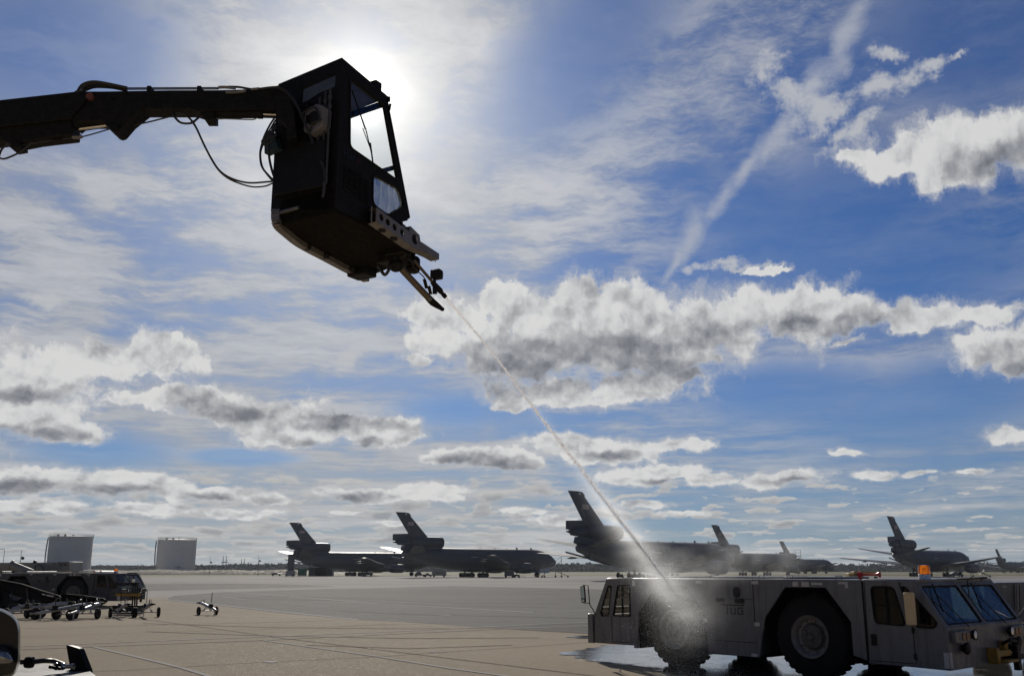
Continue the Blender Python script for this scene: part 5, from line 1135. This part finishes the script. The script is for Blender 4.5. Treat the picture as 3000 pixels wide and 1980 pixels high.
# pickups side by side, only cabs show over the tractor
def pickup(x0, x1, D, label, paint, tilt, yt=1672):
    Xa = ony(x0, 1680, D).x; Xb = ony(x1, 1680, D).x; w = Xb - Xa; t = empty('parked_car', ((Xa+Xb)/2, D, 0), 0, label, 'car', 'vehicles parked between the tractor and the tanks')
    ht = ony(x0, yt, D).z; hb = ht - .62
    q = MB(); q.prism([(-w/2,.35),(w/2,.35),(w/2,hb),(w/2-.12,hb+.02),(w/2-.28-tilt*.0,ht-.03),(w/2-.36,ht),(-w/2+.30+tilt,ht),(-w/2+.2+tilt*.7,ht-.04),(-w/2+.06,hb),(-w/2,hb-.1)], lambda a, c, tt: Vector((a, tt, c)), 0, 4.6)
    q.build('body', paint, t, .05)
    q = MB(); q._add([(-w/2+.30+tilt*.8,-.02,ht-.10),(w/2-.36,-.02,ht-.10),(w/2-.20,-.02,hb+.06),(-w/2+.16,-.02,hb+.06)], [(0,1,2,3)]); q.build('windscreen', M['darkglass'] if tilt == 0 else M['wetglass'], t, smooth=False)
    for s in (-1, 1): q = MB(); q.lathe((s*(w/2-.15)-.1, .9, .36), (1,0,0), [(0,.2),(0,.34),(.04,.37),(.18,.37),(.2,.34)], 16); q.build('wheel', M['rubber'], t)
    for s in (-1, 1): q = MB(); q.box((s*(w/2-.16),-.03,hb-.15),(.22,.05,.14)); q.build('headlight', M['lens'], t)
    return t
pickup(224, 286, 84, 'white pickup seen from behind with a wide dark rear window, right of the number box', M['white'], 0, 1671.5)
pickup(-30, 18, 60, 'leftmost car of three in a row, pale roof edge slanting beside blue glass', M['palegrey'], .35); pickup(2, 52, 60, 'middle car of three in a row with bright slanting windscreen pillar', M['palegrey'], .45); pickup(45, 92, 60.5, 'rightmost car of three in a row with bright blue windscreen', M['palegrey'], .35)
ty = empty('equipment_cover', ony(45, 1684, 58), 0, 'olive yellow cover lying between the blue windscreens', 'cover'); q = MB(); q.ico((0,0,0), .5, 3, (1.0,.4,.14)); q.build('cover', M['yellow'], ty)
# ---------------------------------------------------------------- ground equipment at the far apron
def stairs(x, yb, D, w, h, n, label, hand=1):
    c = ((x-1500)/2949*D, D, 0); t = empty('aircraft_stairs', c, 0, label, 'stairs', 'wheeled stairs and stands around the aircraft')
    for s in (-1, 1):
        q = MB(); q.bar((-w/2*hand, s*.7, .4), (w/2*hand, s*.7, h), .12); q.bar((-w/2*hand, s*.7, 1.5), (w/2*hand, s*.7, h+1.1), .07); q.build('side_rail', M['metal'], t)
        q = MB(); q.bar((w/2*hand, s*.7, .3), (w/2*hand, s*.7, h+1.1), .10); q.build('post', M['metal'], t)
    q = MB()
    for k in range(n): f = k/(n-1); q.box((-w/2*hand + w*hand*f, 0, .4+(h-.4)*f), (.3,1.4,.05))
    q.build('step', M['metal'], t)
    for xx in (-w/2, w/2):
        q = MB(); q.lathe((xx,-.8,.3),(0,1,0),[(0,.1),(0,.28),(.12,.28),(.12,.1)],14); q.build('wheel', M['rubber'], t)
stairs(1616, 1695, 283, 5.5, 4.6, 12, 'tall white wheeled stairs at the nose of the side-on aircraft'); stairs(1645, 1694, 285, 3.5, 1.8, 7, 'low dark wheeled stand just right of the tall stairs', -1)
stairs(1585, 1695, 280, 1.8, 2.4, 6, 'small wheeled ladder left of the tall white stairs')
def cart(x, D, w, h, label, m='plane', kind='box'):
    t = empty('ground_cart', ((x-1500)/2949*D, D, 0), 0, label, 'cart', 'ground carts near the aircraft')
    q = MB(); q.prism([(-w/2,.45),(w/2,.45),(w/2,h*.8),(w/2-.3,h),(-w/2+.1,h),(-w/2,h*.9)] if kind == 'box' else [(-w/2,.45),(w/2,.45),(w/2,.8),(w*.1,.9),(0,h),(-w*.3,h*.9),(-w/2,.8)], lambda a, c, tt: Vector((a, tt, c)), -.9, .9); q.build('body', M[m], t, .04)
    q = MB(); q.bar((w/2,0,.5),(w/2+1.6,0,.4),.08); q.build('drawbar', M['metal'], t)
    for s in (-.35,.35): q = MB(); q.lathe((w*s,-.95,.32),(0,1,0),[(0,.1),(0,.3),(.15,.3),(.15,.1)],14); q.build('wheel', M['rubber'], t)
cart(1492, 272, 2.6, 1.9, 'boxy dark cart under the engine of the side-on aircraft'); cart(1514, 272, 1.6, 1.1, 'low cart with twin wheels right of the boxy cart', 'plane', 'l')
cart(1287, 297, 4.2, 2.2, 'pale square generator cart behind the rear of the side-on aircraft', 'plane_light'); cart(1232, 300, 3.4, 1.6, 'low trolley left of the pale generator cart', 'plane', 'l'); cart(1255, 306, 2.2, 1.2, 'smallest trolley between the low trolley and the generator cart', 'plane', 'l')
cart(1080, 320, 2.6, 1.5, 'dark chock cart beneath the leftmost aircraft wing', 'plane'); cart(812, 352, 3.4, 1.2, 'tiny white topped car left of the green container', 'plane_light', 'l')
cart(2800, 290, 3.5, 1.6, 'dark cart below the wing of the aircraft above the amber beacon', 'plane', 'l')
stairs(2870, 1690, 300, 5.0, 2.6, 8, 'wheeled loader slanting right of the aircraft above the amber beacon', -1)
t = empty('container', ((886-1500)/2949*345, 345, 0), 0, 'dark green box container left of the leftmost aircraft belly', 'container'); q = MB(); q.box((0,0,1.3),(2.5,2.5,2.3)); q.build('body', M['teal'], t)
q = MB(); q.box((0,0,2.5),(2.6,2.6,.12)); q.build('lid', M['teal'], t)
for x, w, h, lab in ((930,5.5,2.9,'low grey hut right of the green container'),(955,5.0,3.2,'taller grey hut behind the leftmost aircraft belly')):
    t = empty('hut', ((x-1500)/2949*350, 350, 0), 0, lab, 'hut', 'low huts at the apron edge'); q = MB(); q.box((0,0,h/2),(w,3,h)); q.build('wall', M['plane'], t); q = MB(); q.box((0,0,h+.1),(w+.4,3.4,.2)); q.build('roof', M['plane_light'], t)
    q = MB(); q.box((0,-1.52,h*.5),(1.0,.06,1.9)); q.build('door', M['black'], t)
# maintenance tower stand by the left aircraft tail and platform behind the aircraft
t = empty('maintenance_stand', ((852-1500)/2949*335, 335, 0), 0, 'tall narrow dark stand at the tail of the leftmost aircraft', 'stand')
q = MB(); q.box((0,0,3.6),(1.9,1.6,6.4)); q.build('tower', M['plane'], t); q = MB(); q.box((0,0,7.0),(2.2,2,.5)); q.build('platform', M['black'], t)
q = MB(); q.box((0,-.2,1.0),(2.8,2.2,1.6)); q.build('base', M['plane_light'], t, .05)
for xx in (-1.1,1.1): q = MB(); q.lathe((xx,-1.35,.35),(0,1,0),[(0,.1),(0,.34),(.15,.34),(.15,.1)],12); q.build('wheel', M['rubber'], t)
t = empty('work_platform', ((2332-1500)/2949*398, 398, 0), 0, 'double railed work platform standing high above the smaller aircraft roof', 'platform')
for x0 in (-2.3, .3):
    q = MB()
    for z in (7.6, 8.7, 9.8): q.bar((x0,0,z),(x0+2.0,0,z),.12)
    for xx in (x0, x0+2.0): q.bar((xx,0,7.4),(xx,0,9.8),.12)
    q.box((x0+1,1,7.3),(2.1,2,.2)); q.build('railing', M['metal'], t)
q = MB(); q.bar((-2.2,0,7.3),(1.0,0,0),.16); q.bar((2.2,0,7.3),(-1.0,0,0),.16); q.bar((-1.0,0,4.6),(1.1,0,4.6),.14); q.build('scissor_frame', M['metal'], t)
t = empty('railed_platform', ((2876-1500)/2949*420, 420, 0), 0, 'small railed platform left of the dark aircraft cut by the right edge', 'platform')
q = MB()
for z in (3.6, 4.6, 5.6): q.bar((-2.6,0,z),(2.6,0,z),.12)
for xx in (-2.6,0,2.6): q.bar((xx,0,3),(xx,0,5.6),.12)
q.build('railing', M['metal'], t); q = MB(); q.box((0,0,2.9),(5.4,2,.3)); q.bar((-2,0,2.9),(1,0,.2),.2); q.bar((2,0,2.9),(-1,0,.2),.2); q.build('deck', M['metal'], t)
for x, w, lab in ((2533,5.2,'long yellow loader behind the tractor roof'),(2503,3.2,'short tan loader left of the long yellow loader')):
    t = empty('loader', ((x-1500)/2949*210, 210, 0), 0, lab, 'loader', 'yellow loaders behind the tractor'); q = MB(); q.box((0,0,1.3 if w > 4 else .9),(w,2,.9)); q.build('body', M['yellow'], t, .05)
    for s in (-1,1): q = MB(); q.lathe((s*w*.35,-1.1,.4),(0,1,0),[(0,.1),(0,.4),(.2,.4),(.2,.1)],12); q.build('wheel', M['rubber'], t)
for x, y, h, lab in ((1452,1671,5,'pale blue hangar left of the side-on aircraft engine'),(1560,1671,4,'pale blue shed behind the nose wheel'),(1592,1668,5.5,'taller pale blue shed right of the nose wheel')):
    D = 760; t = empty('shed', ((x-1500)/2949*D, D, 0), 0, lab, 'shed', 'small pale blue sheds beyond the field'); q = MB(); q.box((0,0,h/2),(9,6,h)); q.build('wall', mat('pale_blue_cladding', (.25,.36,.55), .6), t); q = MB(); q.prism([(-4.8,h),(4.8,h),(0,h+1.2)], lambda a, c, tt: Vector((a, tt, c)), -3.2, 3.2); q.build('roof', M['plane_light'], t)
# ---------------------------------------------------------------- grey box vehicle right behind the tractor front
t = empty('cargo_loader', (0,0,0), 0, 'grey panelled flat-topped vehicle behind the tractor front at the right edge', 'vehicle')
D4 = 25.0
def vp(pts, d, th, name, m, parent=None, bev=0.0):
    b = MB(); n = len(pts); vs = [ony(x, y, d) for x, y in pts]; vs2 = [v + Vector((0, th, 0)) for v in vs]
    b._add(vs + vs2, [tuple(range(n)), tuple(range(2*n-1, n-1, -1))] + [(i, (i+1)%n, n+(i+1)%n, n+i) for i in range(n)]); return b.build(name, M[m], parent or t, bev)
bd = vp([(2885,1711),(2920,1706),(3300,1700),(3300,1822),(2885,1822)], D4, 2.6, 'body', 'tug', None, .015)
for x in (2971, 2986, 3060): vp([(x,1712),(x+1.2,1712),(x+3.4,1816),(x+2.2,1816)], D4-.02, .02, 'seam', 'black', bd)
vp([(2938,1716.5),(2950,1716.5),(2950,1719.5),(2938,1719.5)], D4-.02, .02, 'label_plate', 'label', bd)
q = MB(); q.tube([ony(2980,1714,D4-.15), ony(2982,1785,D4-.15)], .03, 8); q.build('post', M['metal'], t)
q = MB(); q.tube([ony(2972,1790,D4-.2), ony(2963,1810,D4-.2), ony(2962,1822,D4-.2)], .02, 8); q.build('handrail', M['metal'], t)
for x in (2905, 3050, 3200): q = MB(); q.lathe((ony(x,1800,D4).x, D4+.1, .42),(0,1,0),[(0,.15),(0,.40),(.05,.43),(.3,.43)],24); q.build('wheel', M['rubber'], t)
# ---------------------------------------------------------------- foreground: our own truck's black lamp housing, ribbed deck, folded plate and hose
fg = empty('washing_truck', (-1.9, 3.5, 1.60), 0, 'ribbed metal deck and glossy black lamp housing of the near truck, cropped by the corner', 'truck')
bpy.context.view_layer.update(); FO = Vector(fg.location)
M['gloss'] = mat('glossy_black_plastic', (0.006, 0.006, 0.007), 0.24, 0, 0.1, 4, rvar=0.05, spec=0.3)
def fp(mb, name, m, parent=None, bev=0.0, smooth=True): mb.bm.transform(Matrix.Translation(-FO)); return mb.build(name, M[m], parent or fg, bev, smooth)
DZ = 1.70
dk = MB(); x0 = -150.0
while x0 < 243:
    a = onz(x0, 1942 + max(0, x0 - 60) * .05, DZ); c = onz(x0 + 62, 2002, DZ); dk.bar(a, c, .0062, .008); x0 += 7.2
fp(dk, 'tread_rib', 'rib')
dk = MB(); dk._add([tuple(onz(*p, DZ) - Vector((0,0,k))) for k in (.007,.045) for p in ((-150,2010),(312,2010),(250,1950),(-150,1938))], [(0,1,2,3),(7,6,5,4),(0,4,5,1),(1,5,6,2),(2,6,7,3),(3,7,4,0)]); fp(dk, 'deck', 'black')
hb = MB(); ln = ony(20, 1880, 3.2)
sec = [(-90,1772),(-20,1776),(15,1785),(40,1800),(55,1818),(60,1842),(60,1935),(52,1962),(40,1978),(-90,2010)]
rings = ((3.42,.90,12),(3.34,.97,4),(3.22,1.0,0),(3.04,1.0,0),(3.0,.985,0),(2.97,.955,4),(2.96,.93,4)); vs = []; n = len(sec); sc2 = rpoly(sec, 26, 5); n = len(sc2)
for y_, k_, o_ in rings:
    for a, c in sc2: v = ony(-40 + (a+40)*k_, 1890 + (c-1890)*k_, y_); vs.append((v.x, y_, v.z))
fs = []
for i in range(len(rings)-1):
    for k in range(n): fs.append((i*n+k, i*n+(k+1)%n, (i+1)*n+(k+1)%n, (i+1)*n+k))
hb._add(vs, fs); hb._add(vs[-n:], [tuple(range(n))]); hb._add(vs[:n], [tuple(range(n))]); hs = fp(hb, 'lamp_housing', 'gloss')
q = MB(); e = rpoly([(-60,1885),(8,1891),(30,1908),(40,1936),(30,1945),(-60,1950)], 16, 6); n = len(e); c_ = ony(0,1918,2.94); vs = []
for k_, yy in ((1.08,2.962),(1.0,2.945),(.85,2.930),(.5,2.915),(.02,2.910)):
    for a, c in e: v = ony(-10+(a+10)*k_, 1918+(c-1918)*k_, yy); vs.append((v.x, yy, v.z))
fs = [(i*n+k, i*n+(k+1)%n, (i+1)*n+(k+1)%n, (i+1)*n+k) for i in range(4) for k in range(n)]; q._add(vs, fs)
M['mirr'] = mat('lamp_cover', (.20,.22,.24), .14, .8, .15, 30, rvar=.05); fp(q, 'lens', 'mirr', hs)
q = MB(); P = [(193,1889),(199,1889.5),(228,1898),(233,1903),(256,1962),(257,1969),(252,1976),(160,1975),(205,1960)]; n = len(P)
va = [ony(x, y, 3.62) for x, y in P]; vb = [v + Vector((0.01,.022,0)) for v in va]; q._add(va+vb, [tuple(range(n)), tuple(range(2*n-1,n-1,-1))] + [(i,(i+1)%n,n+(i+1)%n,n+i) for i in range(n)]); fp(q, 'folding_plate', 'black', None, .002)
q = MB(); q.tube(spline([ony(55,1938,3.5), ony(75,1938,3.5), ony(100,1937,3.5), ony(130,1934,3.52), ony(155,1935,3.55), ony(175,1942,3.57), ony(190,1948,3.58)], 6), .0085, 10); fp(q, 'hose', 'hose')
q = MB(); q.ico(ony(86,1939,3.5), .0158, 3, (1,1,1.1)); q.lathe(ony(86,1939,3.5), (1,0,0), [(-.012,.018),(0,.0195),(.012,.018)], 20); fp(q, 'hose_grommet', 'rubber')
q = MB(); a = ony(155,1952,3.5); c = ony(210,1951,3.5); q.lathe(a, tuple((c-a).normalized()), [(0,.007),(.012,.013),(.02,.009),(.035,.012),(.045,.007),(.06,.007),(.062,.010),(.072,.010)], 14); fp(q, 'coupling', 'chrome')
q = MB(); q.box(ony(165,1949,3.5), (.035,.03,.012), ry=R(-12)); q.box(ony(163,1954,3.48), (.04,.02,.010), ry=R(10)); fp(q, 'latch', 'black')
# ================================================================ water: jet, mist and droplets
JP = [(1306,872,13.05),(1440,1030,14.3),(1560,1190,15.6),(1700,1370,17.0),(1800,1500,18.0),(1880,1600,18.8),(1945,1690,19.4),(2010,1790,20.0),(2075,1895,20.6)]
JV = spline([ony(*p) for p in JP], 8)
def smat(name, tint, k):
    m = bpy.data.materials.new(name); m.use_nodes = True; nt = m.node_tree; nt.nodes.clear(); g = G(nt)
    a = g.n('ShaderNodeBsdfTranslucent'); a.inputs[0].default_value = (*tint, 1); b = g.n('ShaderNodeBsdfDiffuse'); b.inputs[0].default_value = (*tint, 1)
    c = g.n('ShaderNodeBsdfGlossy'); c.inputs['Roughness'].default_value = 0.15; d = g.n('ShaderNodeBsdfTransparent')
    x = g.n('ShaderNodeMixShader'); x.inputs[0].default_value = .5; nt.links.new(a.outputs[0], x.inputs[1]); nt.links.new(b.outputs[0], x.inputs[2])
    y = g.n('ShaderNodeMixShader'); y.inputs[0].default_value = .03; nt.links.new(x.outputs[0], y.inputs[1]); nt.links.new(c.outputs[0], y.inputs[2])
    z = g.n('ShaderNodeMixShader'); z.inputs[0].default_value = k; nt.links.new(y.outputs[0], z.inputs[1]); nt.links.new(d.outputs[0], z.inputs[2])
    o = g.n('ShaderNodeOutputMaterial'); nt.links.new(z.outputs[0], o.inputs[0]); return m
rng = random.Random(11)
def shards(vs, fs, p, r):
    n0 = len(vs); R3 = [Vector((rng.gauss(0,1), rng.gauss(0,1), rng.gauss(0,1))).normalized() * r * rng.uniform(.6,1.3) for _ in range(4)]
    for q_ in R3: vs.append(tuple(p + q_))
    fs += [(n0,n0+1,n0+2),(n0,n0+2,n0+3),(n0,n0+3,n0+1),(n0+1,n0+3,n0+2)]
# the jet itself: a ragged rope of water that breaks up as it falls
b = MB(); L = [0.0]
for i in range(1, len(JV)): L.append(L[-1] + (JV[i]-JV[i-1]).length)
tot = L[-1]
def at(s):
    i = 1
    while i < len(L)-1 and L[i] < s: i += 1
    f = (s - L[i-1]) / (L[i]-L[i-1]); return JV[i-1].lerp(JV[i], f)
N = 500; pts = []; rad = []
for k in range(N):
    s = tot*.84*k/(N-1); f = s/tot; w = .004 + .034*f; p = at(s) + Vector((rng.gauss(0,1), rng.gauss(0,1), rng.gauss(0,1))) * w*.45 * min(1, f*12)
    pts.append(p); rad.append((.016*(1-min(1,f*14)) + .010 + .024*f) * rng.uniform(.55,1.5 if f > .03 else 1.0) * min(1.0, max(.12, (.84 - f) / .22)))
b.tube(pts, rad, 7); jet = b.build('water_jet', smat('jet_water', (.96,.97,1.0), .35)); tag(jet, 'thin ragged water jet shooting from the nozzle down onto the near tractor', 'water jet')
vs, fs = [], []
for k in range(16000):        # droplets torn off the jet
    f = rng.random() ** .8; s = tot * (.06 + .92*f); sp_ = .014 + .16 * f**1.8
    p = at(s) + Vector((rng.gauss(0,1), rng.gauss(0,1), rng.gauss(0,1))) * sp_; shards(vs, fs, p, rng.uniform(.0028,.0072)*(.7+.5*f))
hit = at(tot*.80)
for k in range(13000):       # spray cloud falling round the tractor flank
    f = rng.random(); base = at(tot*(.70 + .30*rng.random())); side = -abs(rng.gauss(0,.34)) if rng.random() < .55 else abs(rng.gauss(0,.42))
    p = base + Vector((side, rng.gauss(0,.35)-.15, rng.gauss(0,.22) - f*f*1.9))
    if p.z < .02: p.z = rng.uniform(.02,.25)
    shards(vs, fs, p, rng.uniform(.0022,.0056))
for k in range(0):
    pass
vd, fd = [], []
for k in range(5000):        # the jet's dense broken end, coloured dark for the shadow of dense water
    f = rng.random(); p = at(tot*(.70 + .30*f)) + Vector((rng.gauss(0,1), rng.gauss(0,1), rng.gauss(0,1))) * (.05 + .09*f); shards(vd, fd, p, rng.uniform(.004,.009))
for k in range(900):         # drips and splashes at the wheel foot
    p = onz(1978, 1941) + Vector((rng.gauss(0,.12), rng.gauss(-.25,.2), abs(rng.gauss(0,.22)))); shards(vs, fs, p, rng.uniform(.004,.010))
for k in range(900):
    u = rng.random(); p = onz(1690 + 190*u, 1932 + 22*u) + Vector((rng.gauss(0,.12), rng.gauss(0,.10), abs(rng.gauss(0,.03)))); shards(vs, fs, p, rng.uniform(.005,.011))
me = bpy.data.meshes.new('spray_droplets'); me.from_pydata(vs, [], fs); me.update(); o = bpy.data.objects.new('spray_droplets', me); COL.objects.link(o)
me.materials.append(smat('droplets', (.85,.88,.92), .25)); tag(o, 'fine water droplets spraying over the near tractor and its wheel', 'water spray', kind='stuff')
me = bpy.data.meshes.new('jet_shadow_streak'); me.from_pydata(vd, [], fd); me.update(); o = bpy.data.objects.new('jet_shadow_streak', me); COL.objects.link(o)
me.materials.append(smat('shadowed_drops', (.30,.305,.315), .4)); tag(o, 'dense streak of drops coloured dark for shadow where the jet meets the tractor', 'water spray', kind='stuff')
def drift():
    """thin vapour drifting off to the right above the tractor roof"""
    m = bpy.data.materials.new('drifting_vapour'); m.use_nodes = True; nt = m.node_tree; nt.nodes.clear(); g = G(nt)
    v = g.n('ShaderNodeVolumePrincipled'); v.inputs['Color'].default_value = (.95,.97,1,1); v.inputs['Anisotropy'].default_value = .6
    tc = g.n('ShaderNodeTexCoord').outputs['Object']; r_ = g.v('LENGTH', g.v('MULTIPLY', tc, (1/2.6, 1/1.2, 1/.85)), out=1)
    n = g.rng(g.noise(tc, 1.1, 5, .65, dims='3D'), .42, .72, 0.0, 1.0)
    g.put(v.inputs['Density'], g.m('MULTIPLY', g.m('MULTIPLY', g.rng(r_, 1.0, .1), n), .30))
    o_ = g.n('ShaderNodeOutputMaterial'); nt.links.new(v.outputs[0], o_.inputs['Volume'])
    b = MB(); b.ico((0,0,0), 1.0, 3, (2.6,1.2,.85)); c = ony(2120, 1640, 20.8); o = b.build('drifting_mist', m); o.location = c
    tag(o, 'faint mist drifting right above the tractor roof in front of the largest aircraft', 'mist', kind='stuff')
drift()
# the mist: a closed cone of sunlit vapour round the jet
def mistmat(name, dens, scale):
    m = bpy.data.materials.new(name); m.use_nodes = True; nt = m.node_tree; nt.nodes.clear(); g = G(nt)
    v = g.n('ShaderNodeVolumePrincipled'); v.inputs['Color'].default_value = (.95,.97,1,1); v.inputs['Anisotropy'].default_value = .65
    pos = g.n('ShaderNodeNewGeometry').outputs['Position']
    # distance from the jet's axis, computed in space, thins the vapour outwards
    A = at(tot*.30); B = at(tot*.98); ab = B - A
    rel = g.v('SUBTRACT', pos, tuple(A)); t = g.m('DIVIDE', g.v('DOT_PRODUCT', rel, tuple(ab), out=1), ab.length_squared); t = g.m('MAXIMUM', t, 0.0)
    foot = g.v('ADD', g.v('SCALE', tuple(ab), t), (0,0,0)); dd = g.v('LENGTH', g.v('SUBTRACT', rel, foot), out=1)
    wid = g.m('ADD', .10, g.m('MULTIPLY', g.m('POWER', t, 1.7), .50))
    fall = g.m('EXPONENT', g.m('MULTIPLY', g.m('POWER', g.m('DIVIDE', dd, wid), 1.6), -1.6))
    core = g.m('MULTIPLY', g.m('EXPONENT', g.m('MULTIPLY', g.m('POWER', g.m('DIVIDE', dd, g.m('MULTIPLY', wid, .38)), 2.0), -1.0)), 1.5); fall = g.m('ADD', fall, core)
    mp = g.n('ShaderNodeMapping'); mp.inputs['Rotation'].default_value = (0, R(52), 0); mp.inputs['Scale'].default_value = (.5,1,1.2); nt.links.new(pos, mp.inputs[0])
    n = g.rng(g.noise(mp.outputs[0], scale, 5, .7, dims='3D'), .34, .70, .12, 1.8)
    amp = g.m('ADD', .30, g.m('MULTIPLY', g.m('EXPONENT', g.m('MULTIPLY', g.m('POWER', g.m('DIVIDE', g.m('ABSOLUTE', g.m('SUBTRACT', t, .55)), .24), 2.0), -1.0)), 1.5))
    g.put(v.inputs['Density'], g.m('MULTIPLY', g.m('MULTIPLY', g.m('MULTIPLY', fall, n), amp), dens))
    o = g.n('ShaderNodeOutputMaterial'); nt.links.new(v.outputs[0], o.inputs['Volume']); return m
b = MB(); ms = [(.22,.16),(.40,.34),(.55,.6),(.68,.95),(.80,1.3),(.90,1.45),(1.0,1.5)]
pp = [at(tot*a) for a, _ in ms]; b.tube(pp, [r for _, r in ms], 20)
o = b.build('spray_mist', mistmat('spray_mist', .58, 1.3)); tag(o, 'pale backlit mist cone widening round the falling water jet', 'mist', kind='stuff')
# ================================================================ air
hzm = bpy.data.materials.new('haze'); hzm.use_nodes = True; nt = hzm.node_tree; nt.nodes.clear(); g = G(nt)
v = g.n('ShaderNodeVolumePrincipled'); v.inputs['Color'].default_value = (.80,.88,1,1); v.inputs['Density'].default_value = 0.00007; v.inputs['Anisotropy'].default_value = .3
o_ = g.n('ShaderNodeOutputMaterial'); nt.links.new(v.outputs[0], o_.inputs['Volume'])
b = MB(); b.box((0, 4400, 11.5), (12200, 9400, 25)); o = b.build('haze', hzm, smooth=False); o['kind'] = 'stuff'; o['label'] = 'thin blue haze over the airfield'; o['category'] = 'haze'
